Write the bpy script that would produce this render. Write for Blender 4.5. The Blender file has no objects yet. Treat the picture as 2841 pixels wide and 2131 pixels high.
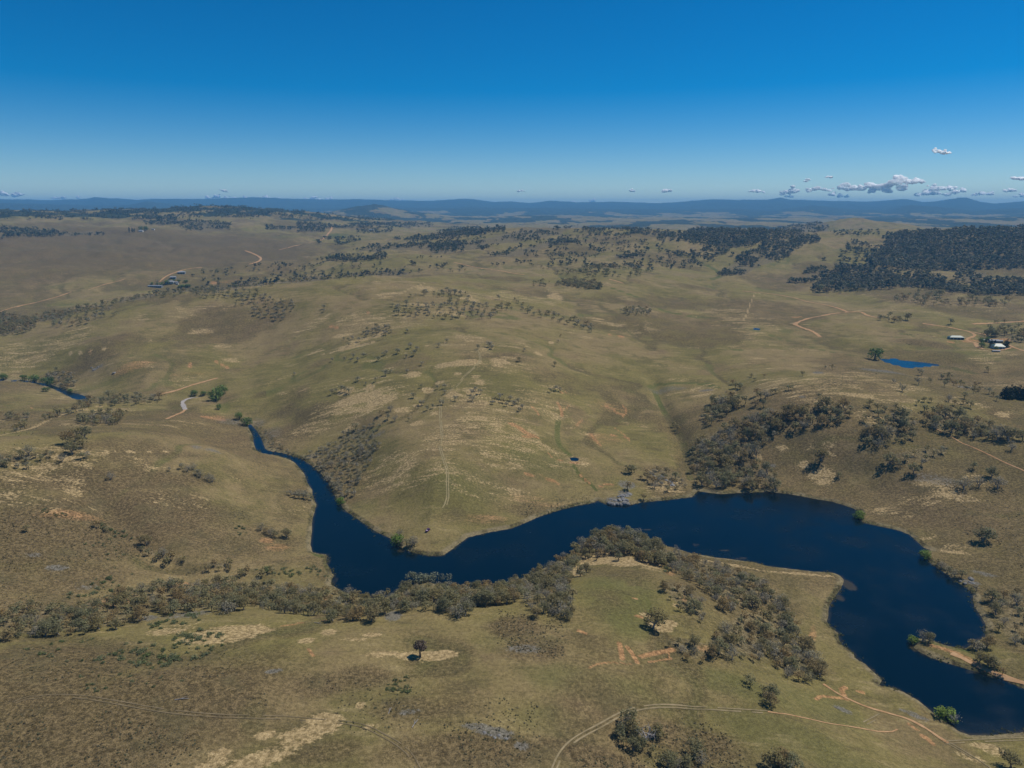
import bpy, math, numpy as np
from mathutils import Vector, Matrix

scene = bpy.context.scene
COL = scene.collection
RNG = np.random.default_rng(7)
R = math.radians

# ------------------------------------------------------------------ camera
W, H, F = 2841.0, 2131.0, 1970.0          # pixel size of the photograph and its focal length in pixels
CAMZ = 220.0                              # drone height above the lake, metres
PITCH = math.atan((H / 2 - 575.0) / F)    # horizon at row 575
cd = bpy.data.cameras.new("camera")
cam = bpy.data.objects.new("camera", cd)
COL.objects.link(cam)
cam.location = (0, 0, CAMZ)
cam.rotation_euler = (math.pi / 2 - PITCH, 0, 0)
cd.sensor_width = 36.0
cd.lens = 36.0 * F / W
cd.clip_start = 1.0
cd.clip_end = 200000.0
scene.camera = cam

# ------------------------------------------------------------------ sky, sun, exposure
SUN_EL, SUN_AZ = R(58.0), R(67.0)
world = bpy.data.worlds.new("World")
scene.world = world
world.use_nodes = True
wn = world.node_tree
sky = wn.nodes.new("ShaderNodeTexSky")
sky.sky_type = 'NISHITA'
sky.sun_disc = False
sky.sun_elevation = SUN_EL
sky.sun_rotation = SUN_AZ
sky.altitude = 1000.0
sky.air_density = 0.8
sky.dust_density = 0.1
sky.ozone_density = 3.0
bg = wn.nodes["Background"]
SKY_TINT = wn.nodes.new("ShaderNodeHueSaturation")
SKY_TINT.inputs['Saturation'].default_value = 1.6
SKY_TINT.inputs['Value'].default_value = 1.0
SKY_TINT.inputs['Hue'].default_value = 0.500
wn.links.new(sky.outputs[0], SKY_TINT.inputs['Color'])
wn.links.new(SKY_TINT.outputs[0], bg.inputs[0])
bg.inputs[1].default_value = 0.074
sl = bpy.data.lights.new("sun", 'SUN')
sl.energy = 3.5
sl.angle = R(0.53)
sl.color = (1.0, 0.945, 0.85)
sun = bpy.data.objects.new("sun", sl)
COL.objects.link(sun)
sd = Vector((math.sin(SUN_AZ) * math.cos(SUN_EL), math.cos(SUN_AZ) * math.cos(SUN_EL), math.sin(SUN_EL)))
sun.rotation_euler = (-sd).to_track_quat('-Z', 'Y').to_euler()
sun.location = (300, 200, 900)
vs = scene.view_settings
vs.view_transform = 'Standard'
vs.look = 'None'
vs.exposure = 0.28
vs.gamma = 1.0
vs.use_curve_mapping = False
scene.cycles.max_bounces = 8
scene.cycles.diffuse_bounces = 2
scene.cycles.glossy_bounces = 2
scene.cycles.volume_bounces = 3
scene.cycles.transparent_max_bounces = 8
scene.cycles.use_denoising = True

# ------------------------------------------------------------------ helpers: noise, rays, polygons
def _hash(ix, iy, seed):
    n = (ix.astype(np.int64) * 374761393 + iy.astype(np.int64) * 668265263 + seed * 1442695041) & 0xFFFFFFFF
    n = ((n ^ (n >> 13)) * 1274126177) & 0xFFFFFFFF
    n = n ^ (n >> 16)
    return n / 4294967295.0

def vnoise(x, y, seed=0):
    ix, iy = np.floor(x), np.floor(y)
    fx, fy = x - ix, y - iy
    fx = fx * fx * fx * (fx * (fx * 6 - 15) + 10)
    fy = fy * fy * fy * (fy * (fy * 6 - 15) + 10)
    a = _hash(ix, iy, seed); b = _hash(ix + 1, iy, seed)
    c = _hash(ix, iy + 1, seed); d = _hash(ix + 1, iy + 1, seed)
    return (a * (1 - fx) + b * fx) * (1 - fy) + (c * (1 - fx) + d * fx) * fy

def fbm(x, y, octaves=4, seed=0, gain=0.5):
    s, amp, tot = 0.0, 1.0, 0.0
    for o in range(octaves):
        s = s + amp * vnoise(x * (2 ** o) + 17.3 * o, y * (2 ** o) - 9.1 * o, seed + o)
        tot += amp
        amp *= gain
    return s / tot

def sstep(a, b, x):
    t = np.clip((x - a) / (b - a), 0, 1)
    return t * t * (3 - 2 * t)

SP, CP = math.sin(PITCH), math.cos(PITCH)

def direction(px, py):
    x = (np.asarray(px, float) - W / 2) / F
    v = (H / 2 - np.asarray(py, float)) / F
    dx, dy, dz = x, CP + v * SP, -SP + v * CP
    hor = np.hypot(dx, dy)
    return np.arctan2(dx, dy), dz / hor          # azimuth, slope

def on_plane(px, py, z):
    az, s = direction(px, py)
    r = (z - CAMZ) / s
    return r * np.sin(az), r * np.cos(az)

def project(x, y, z):
    zc = y * CP - (z - CAMZ) * SP
    v = y * SP + (z - CAMZ) * CP
    return W / 2 + F * x / zc, H / 2 - F * v / zc, zc

def poly_sd(P, X, Y):
    """signed distance to a polygon, positive outside"""
    P = np.asarray(P, float)
    Q = np.roll(P, -1, axis=0)
    best = np.full(X.shape, 1e18)
    inside = np.zeros(X.shape, bool)
    for (ax, ay), (bx, by) in zip(P, Q):
        ex, ey = bx - ax, by - ay
        L = ex * ex + ey * ey + 1e-12
        t = np.clip(((X - ax) * ex + (Y - ay) * ey) / L, 0, 1)
        d = (X - ax - t * ex) ** 2 + (Y - ay - t * ey) ** 2
        np.minimum(best, d, out=best)
        c = ((ay > Y) != (by > Y))
        if by != ay:
            inside ^= c & (X < (bx - ax) * (Y - ay) / (by - ay) + ax)
    d = np.sqrt(best)
    return np.where(inside, -d, d)

def line_d(P, X, Y):
    best = np.full(X.shape, 1e18)
    for (ax, ay), (bx, by) in zip(P[:-1], P[1:]):
        ex, ey = bx - ax, by - ay
        L = ex * ex + ey * ey + 1e-12
        t = np.clip(((X - ax) * ex + (Y - ay) * ey) / L, 0, 1)
        np.minimum(best, (X - ax - t * ex) ** 2 + (Y - ay - t * ey) ** 2, out=best)
    return np.sqrt(best)

def inside_px(poly, px, py):
    P = np.asarray(poly, float)
    Q = np.roll(P, -1, axis=0)
    ins = np.zeros(np.shape(px), bool)
    for (ax, ay), (bx, by) in zip(P, Q):
        if by != ay:
            ins ^= ((ay > py) != (by > py)) & (px < (bx - ax) * (py - ay) / (by - ay) + ax)
    return ins

def smooth_line(P, n=8):
    P = np.asarray(P, float)
    if len(P) < 3:
        t = np.linspace(0, 1, n * 2)[:, None]
        return P[0] * (1 - t) + P[-1] * t
    E = np.vstack([2 * P[0] - P[1], P, 2 * P[-1] - P[-2]])
    out = []
    for i in range(1, len(E) - 2):
        p0, p1, p2, p3 = E[i - 1], E[i], E[i + 1], E[i + 2]
        for t in np.linspace(0, 1, n, endpoint=False):
            out.append(0.5 * ((2 * p1) + (-p0 + p2) * t + (2 * p0 - 5 * p1 + 4 * p2 - p3) * t * t + (-p0 + 3 * p1 - 3 * p2 + p3) * t ** 3))
    out.append(P[-1])
    return np.array(out)

# ------------------------------------------------------------------ lake and river outline (z = 0)
LAKE_PX = [(688,1183),(700,1205),(706,1235),(712,1250),(730,1258),(769,1264),(800,1273),(818,1283),(845,1314),(854,1340),(867,1359),(868,1378),(879,1400),
 (867,1443),(866,1478),(862,1510),(868,1533),(890,1537),(909,1539),(906,1559),(919,1581),(921,1592),(930,1596),(921,1606),(919,1622),(950,1640),(996,1655),(1047,1660),
 (1085,1652),(1105,1636),(1135,1628),(1172,1606),(1210,1622),(1240,1628),(1320,1630),(1420,1618),(1450,1604),(1526,1568),(1590,1530),(1620,1506),(1645,1488),(1709,1480),
 (1757,1489),(1805,1507),(1830,1512),(1863,1518),(1917,1535),(1982,1547),(2030,1552),(2094,1560),(2130,1571),(2162,1575),(2258,1586),(2310,1589),(2332,1597),
 (2343,1610),(2336,1630),(2320,1652),(2305,1675),(2299,1690),(2300,1710),(2294,1723),(2303,1739),(2326,1755),(2329,1776),(2339,1792),(2368,1811),(2374,1827),
 (2403,1843),(2419,1860),(2442,1879),(2448,1888),(2440,1901),(2467,1906),(2506,1919),(2548,1943),(2580,1969),(2606,1991),(2631,2007),(2664,2030),(2692,2040),
 (2741,2040),(2841,2031),(3000,2022),(3200,2000),(3250,1960),(3050,1945),(2841,1911),(2773,1882),(2725,1869),(2644,1845),(2580,1824),(2538,1802),(2529,1786),
 (2524,1776),(2545,1770),(2580,1776),(2631,1792),(2676,1800),(2702,1783),(2734,1766),(2733,1731),(2725,1716),(2702,1681),(2697,1646),(2676,1626),(2657,1617),
 (2622,1591),(2580,1562),(2570,1549),(2556,1541),(2562,1531),(2583,1527),(2561,1519),(2545,1504),(2522,1482),(2484,1469),(2435,1459),(2394,1450),(2381,1438),
 (2387,1419),(2355,1406),(2310,1392),(2259,1384),(2194,1371),(2130,1364),(2094,1366),(2046,1368),(1998,1371),(1972,1368),(1937,1362),(1930,1369),(1921,1379),
 (1853,1387),(1783,1393),(1741,1403),(1702,1403),(1677,1398),(1658,1389),(1645,1395),(1600,1403),(1548,1416),(1497,1433),(1459,1450),(1420,1466),(1352,1478),
 (1298,1491),(1256,1523),(1230,1541),(1192,1543),(1143,1533),(1114,1520),(1092,1507),(1082,1494),(1041,1475),(1005,1450),(957,1417),(944,1398),(930,1378),
 (915,1349),(893,1317),(864,1292),(832,1272),(784,1257),(752,1252),(736,1247),(724,1215),(712,1195),(696,1178),
 (690,1176)]
POOL_PX = [(246,1103),(225,1095),(193,1087),(165,1076),(140,1066),(80,1057),(-80,1050),(-80,1053),(80,1060),(130,1072),(151,1080),(167,1088),(205,1107),(231,1112),(255,1112)]
_lx, _ly = on_plane([p[0] for p in LAKE_PX], [p[1] for p in LAKE_PX], 0.0)
LAKE = np.stack([_lx, _ly], 1)
POOL = np.stack(on_plane([p[0] for p in POOL_PX], [p[1] for p in POOL_PX], 0.0), 1)

# ------------------------------------------------------------------ height control points
CTRL = []
def cp(px, py, z):                 # seen at a pixel, at height z
    x, y = on_plane(px, py, z); CTRL.append((math.atan2(x, y), math.log(math.hypot(x, y)), z))
def cr(px, py, dist):              # seen at a pixel, at a ground distance
    az, s = direction(px, py); CTRL.append((float(az), math.log(dist), CAMZ + float(s) * dist))
def cdz(px, dist, z):              # hidden ground: direction, distance, height
    az, s = direction(px, 800); CTRL.append((float(az), math.log(dist), z))
for a in [(0,2131,42),(700,2131,40),(1420,2131,35),(2100,2131,25),(2600,2131,13),(2841,2131,8),(-500,2131,46),(3350,2131,4),
          (0,1900,43),(500,1900,41),(1000,1900,38),(1420,1900,35),(1900,1900,26),(2300,1900,13),(2580,2010,6),(2800,2075,6),
          (0,1770,36),(350,1790,36),(700,1730,29),(1100,1700,29),(1400,1690,29),(1600,1720,30),(1650,1590,25),(1750,1560,20),(1900,1620,18),(2050,1600,9),(2100,1720,15),(2200,1800,12),(2230,1650,5),
          (0,1690,27),(300,1640,15),(600,1605,9),(-400,1750,40),(-400,1500,42),
          (0,1550,32),(300,1500,22),(550,1480,14),(800,1450,9),(250,1420,31),(0,1400,42),(100,1320,45),(300,1310,39),(500,1300,30),(720,1330,16),
          (0,1268,52),(250,1260,46),(480,1256,36),(620,1275,25),(100,1185,28),(350,1160,22),(500,1200,25),(560,1160,15),(640,1205,11),(450,1140,13),(0,1150,18),(350,1122,9),(-300,1200,45),
          (0,1042,6),
          (800,1180,13),(1000,1250,20),(1200,1320,22),(900,830,80),(1200,830,82),(1400,950,62),(1400,1250,24),(1600,1250,15),(1600,1100,28),
          (1870,1200,9),(1900,1300,4),(1820,1080,18),(1700,980,36),(1350,1400,10),(1750,1330,8),
          (950,773,83),(1130,763,82),
          (2030,1250,14),(2200,1300,14),(2200,1150,38),(2400,1150,42),(2600,1150,40),(2800,1180,38),(2500,1300,22),(2700,1350,18),(2841,1450,12),(2800,1600,7),(3200,1500,14),(3200,1200,44),
          (2300,1050,44),(2450,1045,44),(2600,1060,38),(2150,1080,40),(2000,1100,24),(2050,1020,30),(2500,1008,33),(2770,960,40),(2600,945,39),(2300,930,40),(2200,1000,33),(2800,1040,38),(3200,1000,45),
          (1950,890,40),(2100,900,40),(1850,820,52),(2000,740,66),(2300,800,46),(2700,860,44),(2500,805,48),(2760,815,48),(3200,820,50)]:
    cp(*a)
for a in [(60,1005,1175),(0,950,1300),(150,905,1290),(250,960,1130),(400,900,1190),(550,1000,1000),(600,1048,945),(660,1000,1005),(620,950,1085),(-300,980,1230),(150,880,1360),(350,832,1390),(550,808,1420),(750,790,1450),(900,1100,755),(1300,1100,680),(1000,1000,830),(1100,900,985),
          (440,800,1800),(520,760,1930),(100,760,2000),(300,720,2250),(700,725,2250),(0,690,2600),(400,645,3100),(820,665,2900),(0,625,3600),(540,573,4900),(720,576,4900),(200,592,4700),(0,586,4600),(850,600,4600),(1000,625,3900),
          (-400,700,2500),(-400,600,4400),(1000,735,1800),(1200,705,2000),(1400,685,2200),(1600,640,2700),(1150,655,2750),(1350,640,2750),(1900,648,2550),(2100,648,2500),(1800,636,2700),
          (1500,760,1550),(1700,775,1500),(1400,830,1180),(1600,880,1080),(1600,720,1850),(1800,710,2000),
          (2450,650,2700),(2650,637,2900),(2841,633,3000),(3200,640,3100),(2300,660,2600),(2200,700,2250),(2600,715,2300),(2800,715,2300),(2370,607,4200),(2310,618,4150),(2240,636,4000),(2440,618,4150),(2540,641,4000)]:
    cr(*a)
for a in [(350,1640,32),(0,1620,22),(700,1690,38),(1000,1740,58),(1600,3400,95),(1200,3700,95),(2000,3300,95),(2370,5000,70),(2120,4400,85),(2680,4300,85),(2841,4500,80),
          (0,7000,120),(540,7000,120),(1000,6500,95),(1420,6000,85),(1900,6000,80),(2400,7000,80),(2841,7000,80),(-500,7000,110),(3300,7000,80),(0,9000,100),(1420,9000,80),(2841,9000,80),
          (0,60,45),(1420,60,42),(2841,60,30),(1420,120,38)]:
    cdz(*a)
C = np.array(CTRL)

def tps_fit(C, lam=2e-4):
    n = len(C)
    d = np.hypot(C[:, None, 0] - C[None, :, 0], C[:, None, 1] - C[None, :, 1])
    K = d * d * np.log(d + 1e-9) + lam * np.eye(n)
    P = np.c_[np.ones(n), C[:, :2]]
    A = np.block([[K, P], [P.T, np.zeros((3, 3))]])
    return np.linalg.solve(A, np.r_[C[:, 2], 0, 0, 0])
TW = tps_fit(C)

def tps(u, v):
    out = np.zeros(u.shape)
    for i in range(len(C)):
        d2 = (u - C[i, 0]) ** 2 + (v - C[i, 1]) ** 2
        out += TW[i] * 0.5 * d2 * np.log(d2 + 1e-18)
    n = len(C)
    return out + TW[n] + TW[n + 1] * u + TW[n + 2] * v

# ------------------------------------------------------------------ terrain grid (finer near the viewer's side, coarser far off)
N_AZ = 860
AZ = np.radians(np.linspace(-50, 50, N_AZ))
rows = [42.0]
while rows[-1] < 27000:
    r = rows[-1]
    k = 3.7 / F if r > 190 else 14.0 / F
    step = min((r * r + 185.0 ** 2) / 185.0 * k, r * 0.0125)
    rows.append(r + step)
RR = np.array(rows)
U, RG = np.meshgrid(AZ, RR)
LG = np.log(RG)
X, Y = RG * np.sin(U), RG * np.cos(U)

h = tps(U, np.minimum(LG, math.log(9500)))
plain = 82 + 26 * (fbm(X / 1800, Y / 2600, 4, 3) - 0.5) * 2
h = h + (plain - h) * sstep(math.log(5200), math.log(8000), LG)
# blue ranges: crest profile (pixel column, pixel row) at a distance
def ridge(prof, dist, wid_front, wid_back, rough=0.0, seed=0):
    global h
    P = np.array(prof, float)
    az, s = direction(P[:, 0], P[:, 1])
    zc = CAMZ + s * dist * (1.22 if dist > 12000 else 1.0)
    crest = np.interp(AZ, az, zc)
    crest = crest + rough * (fbm(AZ * 40, AZ * 0 + seed, 4, seed) - 0.5)
    wob = 1 + 0.12 * (fbm(AZ * 9, AZ * 0, 3, seed + 5) - 0.5)
    t = np.log(RG / dist) / np.where(RG < dist * wob[None, :], wid_front, wid_back)
    spur = fbm(U * 34 + 3, LG * 14, 4, seed + 9) - 0.5
    prof2 = np.exp(-(t * t)) 
    add = (crest[None, :] - 82) * prof2 * (1 + 0.55 * spur * (1 - prof2) * 2)
    h = np.maximum(h, 82 + add) * (add > 2) + h * (add <= 2)
ridge([(-900,560),(0,558),(60,558),(150,560),(240,557),(265,553),(330,556),(380,559),(420,557),(560,557),(700,553),(800,556),(900,558),(1000,557),(1100,560),(1200,561),(1280,556),(1320,558),(1360,563),(1420,563),(1470,566),(1530,561),(1600,564),(1700,563),(1830,566),(1900,562),(1990,557),(2050,559),(2130,558),(2165,554),(2190,558),(2300,561),(2420,563),(2490,558),(2520,558),(2560,564),(2600,562),(2660,554),(2678,554),(2720,563),(2760,567),(2841,562),(3700,562)], 20000, 0.27, 0.3, 10, 11)
ridge([(-900,566),(0,566),(300,572),(360,570),(410,562),(450,566),(520,573),(700,577),(1000,578),(1300,576),(1700,579),(1850,580),(2050,578),(2130,583),(2260,571),(2350,579),(2460,581),(2530,570),(2600,574),(2700,583),(2841,577),(3700,575)], 14500, 0.2, 0.25, 8, 23)
ridge([(-900,600),(880,600),(930,585),(1000,572),(1040,568),(1080,575),(1140,588),(1250,600),(1350,604),(1450,600),(1700,604),(2100,608),(2841,604),(3700,604)], 9000, 0.13, 0.16, 4, 31)
# relief: soft undulation and drainage lines
sd_lake = np.minimum(poly_sd(LAKE, X, Y), poly_sd(POOL, X, Y))
rel_n = fbm(X / 230, Y / 230, 4, 41) - 0.5
dl = np.abs(fbm(X / 170 + .3 * rel_n, Y / 170, 4, 57) - 0.5)
relief = rel_n * 20 + np.minimum(dl, .16) * 46 - 4.0
relief += (fbm(X / 26, Y / 26, 3, 71) - 0.5) * 1.6
far_amp = sstep(900, 3500, RG)
relief *= (0.46 + 0.84 * far_amp) * (1 + .35 * sstep(700, 1100, RG) * sstep(3200, 2000, RG))
h = h + relief * sstep(10, 140, sd_lake)
# gullies
def gully(px, depth, width, z=20):
    global h
    x, y = on_plane([p[0] for p in px], [p[1] for p in px], z)
    d = line_d(np.stack([x, y], 1), X, Y)
    h = h - depth * np.exp(-(d / width) ** 2)
gully([(1815,1085),(1835,1130),(1865,1180),(1890,1215),(1905,1270),(1915,1330),(1932,1366)], 5, 9, 10)
gully([(245,1107),(320,1115),(450,1106),(520,1099),(572,1102),(610,1122),(640,1148),(688,1182)], 4, 12, 4)
gully([(80,1405),(250,1440),(330,1470),(430,1525),(520,1560),(650,1580),(880,1560)], 4, 12, 18)
gully([(1550,1180),(1575,1240),(1600,1280),(1640,1340),(1655,1380)], 2.5, 7, 15)
h = np.maximum(h, 1.6)
# shore: bank, then up to the hills; lake bed inside
wb = 75 + 40 * (fbm(X / 90, Y / 90, 3, 88) - 0.5)
shore = sstep(-2, 1, sd_lake / wb) ** 0.9
bank = 1.1 * sstep(0.0, 2.2, sd_lake) + 0.9 * sstep(1, 14, sd_lake)
h = np.where(sd_lake > 0, bank + (h - 2.0).clip(0) * (sstep(0.0, 1.0, sd_lake / wb)), -0.25 - 4.0 * sstep(0, 10, -sd_lake))

def column_ray(px, py, grid):
    """first point of the ground along the line through a pixel"""
    px = np.atleast_1d(np.asarray(px, float)); py = np.atleast_1d(np.asarray(py, float))
    az, s = direction(px, py)
    out = np.full((len(px), 3), np.nan)
    for a in range(0, len(px), 1500):
        A, S = az[a:a + 1500], s[a:a + 1500]
        c = np.clip((A - AZ[0]) / (AZ[1] - AZ[0]), 0, N_AZ - 1.001)
        i = c.astype(int); f = c - i
        g = grid[:, i] * (1 - f) + grid[:, i + 1] * f
        los = CAMZ + S[None, :] * RR[:, None]
        hit = g >= los
        k = np.argmax(hit, axis=0)
        ok = hit.any(axis=0) & (k > 0)
        j = np.arange(len(A))
        k = np.maximum(k, 1)
        d0 = los[k - 1, j] - g[k - 1, j]; d1 = g[k, j] - los[k, j]
        t = d0 / (d0 + d1 + 1e-9)
        r = RR[k - 1] + t * (RR[k] - RR[k - 1])
        z = CAMZ + S * r
        res = np.stack([r * np.sin(A), r * np.cos(A), z], 1)
        res[~ok] = np.nan
        out[a:a + 1500] = res
    return out

def height(x, y):
    x = np.asarray(x, float); y = np.asarray(y, float)
    r = np.hypot(x, y); a = np.arctan2(x, y)
    c = np.clip((a - AZ[0]) / (AZ[1] - AZ[0]), 0, N_AZ - 1.001); i = c.astype(int); f = c - i
    k = np.clip(np.searchsorted(RR, r) - 1, 0, len(RR) - 2)
    t = np.clip((r - RR[k]) / (RR[k + 1] - RR[k]), 0, 1)
    return (h[k, i] * (1 - f) + h[k, i + 1] * f) * (1 - t) + (h[k + 1, i] * (1 - f) + h[k + 1, i + 1] * f) * t

# farm dams: level pools cut into the slope
PONDS = {
 'dam': [(2432,990),(2450,996),(2483,996),(2502,1000),(2532,1003),(2580,1009),(2610,1013),(2560,1018),(2516,1021),(2490,1014),(2470,1009),(2451,1003)],
 'small_dam': [(1579,1273),(1584,1270),(1593,1268.5),(1602,1270),(1608,1274),(1604,1278),(1594,1279),(1583,1278)],
 'far_dam': [(2086,912),(2100,910.5),(2112,912),(2108,915),(2094,914.5)],
}
POND_W = {}
for nm, P in PONDS.items():
    P = np.array(P, float)
    c = column_ray(P[:, 0].mean(), P[:, 1].mean(), h)[0]
    x, y = on_plane(P[:, 0], P[:, 1], c[2])
    Pw = np.stack([x, y], 1)
    POND_W[nm] = (Pw, c[2])
    m = np.hypot(X - x.mean(), Y - y.mean()) < 260
    sdp = poly_sd(Pw, X[m], Y[m])
    hm = h[m]
    ring = c[2] + 0.5 + (hm - c[2] - 0.5) * sstep(2, 35, sdp)
    h[m] = np.where(sdp > 0, ring, c[2] - 0.1 - 2.0 * sstep(0, 4, -sdp))

def ray(px, py):
    return column_ray(px, py, h)

# ------------------------------------------------------------------ ground cover masks
MASK = {k: np.zeros(h.shape) for k in ('straw', 'red', 'green', 'heath', 'rock', 'litter', 'forest', 'shore')}

def blob(mask, px, py, rx, ry, amp=1.0):
    c = ray(px, py)[0]
    if np.isnan(c[0]): return
    r = math.hypot(c[0], c[1]); rng = math.sqrt(r * r + (CAMZ - c[2]) ** 2)
    az = math.atan2(c[0], c[1])
    a = rx * rng / F
    q = ray([px, px], [py - ry, py + ry])
    dr = np.hypot(q[:, 0], q[:, 1])
    b = abs(dr[1] - dr[0]) / 2
    if not np.isfinite(b): b = ry * rng / F * 3
    b = min(b, 12 * a)
    j0, j1 = np.searchsorted(AZ, [az - 1.6 * a / r, az + 1.6 * a / r]); k0, k1 = np.searchsorted(RR, [r - 1.6 * b, r + 1.6 * b])
    sl_ = (slice(k0, k1), slice(j0, j1))
    lat = (X[sl_] * math.cos(az) - Y[sl_] * math.sin(az)) / a
    rad = (X[sl_] * math.sin(az) + Y[sl_] * math.cos(az) - r) / b
    d = np.hypot(lat, rad)
    MASK[mask][sl_] = np.maximum(MASK[mask][sl_], amp * sstep(1.5, 0.45, d))

def stroke(mask, pts, wpx, amp=1.0):
    P = smooth_line(pts, 5)
    w = ray(P[:, 0], P[:, 1])
    w = w[~np.isnan(w[:, 0])]
    if len(w) < 2: return
    rng = math.sqrt((w[:, 0] ** 2 + w[:, 1] ** 2).mean() + CAMZ ** 2)
    wid = wpx * rng / F
    pad = wid * 3
    m = (X > w[:, 0].min() - pad) & (X < w[:, 0].max() + pad) & (Y > w[:, 1].min() - pad) & (Y < w[:, 1].max() + pad)
    d = line_d(w[:, :2], X[m], Y[m])
    MASK[mask][m] = np.maximum(MASK[mask][m], amp * sstep(1.5, 0.4, d / wid))

def area(mask, poly, soft=12, amp=1.0):
    w = ray([p[0] for p in poly], [p[1] for p in poly])
    w = w[~np.isnan(w[:, 0])]
    rng = math.sqrt((w[:, 0] ** 2 + w[:, 1] ** 2).mean() + CAMZ ** 2)
    s = soft * rng / F
    m = (X > w[:, 0].min() - 2 * s) & (X < w[:, 0].max() + 2 * s) & (Y > w[:, 1].min() - 2 * s) & (Y < w[:, 1].max() + 2 * s)
    d = poly_sd(w[:, :2], X[m], Y[m])
    MASK[mask][m] = np.maximum(MASK[mask][m], amp * sstep(s, -s, d))

# straw-pale dry grass
for b in [(1180,1822,75,16),(1060,1815,50,10,.7),(1230,1815,40,12),(850,1778,22,8),(912,1755,22,9),(1030,1762,24,7),(990,1772,40,8,.6),(725,1752,28,7),(610,1760,90,24,.9),(480,1745,60,16,.6),(690,1745,50,14,.8),
          (900,2005,45,30,.8),(840,2040,60,30,.8),(770,2085,60,30,.8),(700,2115,50,26,.8),(610,2090,24,14,.8),(590,2120,40,16,.7),(735,2040,28,14,.7),(1000,1955,14,12,.7),(1030,2015,30,10,.6),
          (1660,1552,60,18),(1600,1588,22,14),(1740,1560,50,14),(1800,1570,40,12,.6),(1690,1535,60,10),(1835,1742,34,12),(1860,1730,20,10),(1790,1705,16,6,.8),(1880,1680,16,7,.7),(1905,1590,30,10,.6),
          (975,1110,50,14),(1060,1112,45,12),(1020,1135,26,6,.9),(1030,1100,30,14),(960,1085,26,10,.9),(1026,1075,16,8),(1185,1082,20,9),(1255,1095,24,9),(1310,1088,24,7),(1265,1010,60,7),(1300,1003,40,6),(1390,1003,30,7),(1380,1013,20,5),
          (1140,1040,30,7,.8),(1145,1038,24,7),(1220,1062,14,6,.8),(1330,1062,14,6),(1320,1045,16,5,.8),(1270,1037,10,4),(1160,1125,14,6,.9),(1115,1138,24,8,.9),(1205,1148,16,5,.8),(1155,1175,20,6,.9),(975,1183,24,5,.8),(900,1175,14,5,.6),
          (1380,1180,30,12,.6),(1335,1160,20,7,.7),(880,975,24,5,.7),(960,965,40,6,.8),(1000,945,36,5,.7),(1050,930,24,5,.8),(950,930,36,6,.6),(1020,955,30,4,.6),
          (1080,815,40,7,.7),(1180,800,36,8,.6),(1300,830,40,6,.6),(1540,828,24,4,.8),(1650,885,40,4,.7),(1700,900,40,5,.6),(1150,845,60,8,.5),(1250,870,60,8,.5),
          (1530,950,10,4),(1495,982,14,4),(2280,1320,40,26,.7),(2230,1290,14,12,.7),(2600,1345,50,14,.6),(2650,1375,60,14,.6),(2720,1330,40,18,.5),(2400,1100,50,6,.7),(2350,1095,30,5,.7),(2780,1150,16,6,.9),(2680,1120,50,10,.5),
          (2300,1240,22,10,.7),(2310,1260,14,10,.8),(2170,1245,16,8,.9),(2100,1270,14,12,.9),(2640,1530,40,6,.7),(2550,1390,60,16,.5),(2470,1420,60,14,.5),(560,920,40,8,.6),(620,960,30,8,.6),(640,1000,30,8,.5),(500,1050,60,8,.5),
          (2750,2080,40,16,.5),(2690,2100,40,12,.5)]:
    blob('straw', *b)
for p, w in [([(150,1270),(200,1268),(250,1262),(318,1253)], 5), ([(0,1208),(80,1190),(150,1160),(230,1135),(280,1128)], 5), ([(318,1253),(385,1254),(481,1254),(546,1261)], 2.5),
             ([(880,985),(940,975),(1000,960),(1060,940)], 4), ([(1110,815),(1140,800),(1180,785)], 4), ([(1310,830),(1300,815),(1260,800)], 3), ([(1180,960),(1250,948),(1320,945)], 2), ([(2096,812),(2085,835),(2072,870),(2062,892)], 2), ([(2096,811),(2120,818),(2150,822)], 3),  ([(180,985),(250,975),(330,960),(420,945)], 3),
             ([(2310,1600),(2200,1590),(2130,1585),(2000,1562),(1900,1548)], 6)]:
    stroke('straw', p, w, 0.8)
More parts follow.
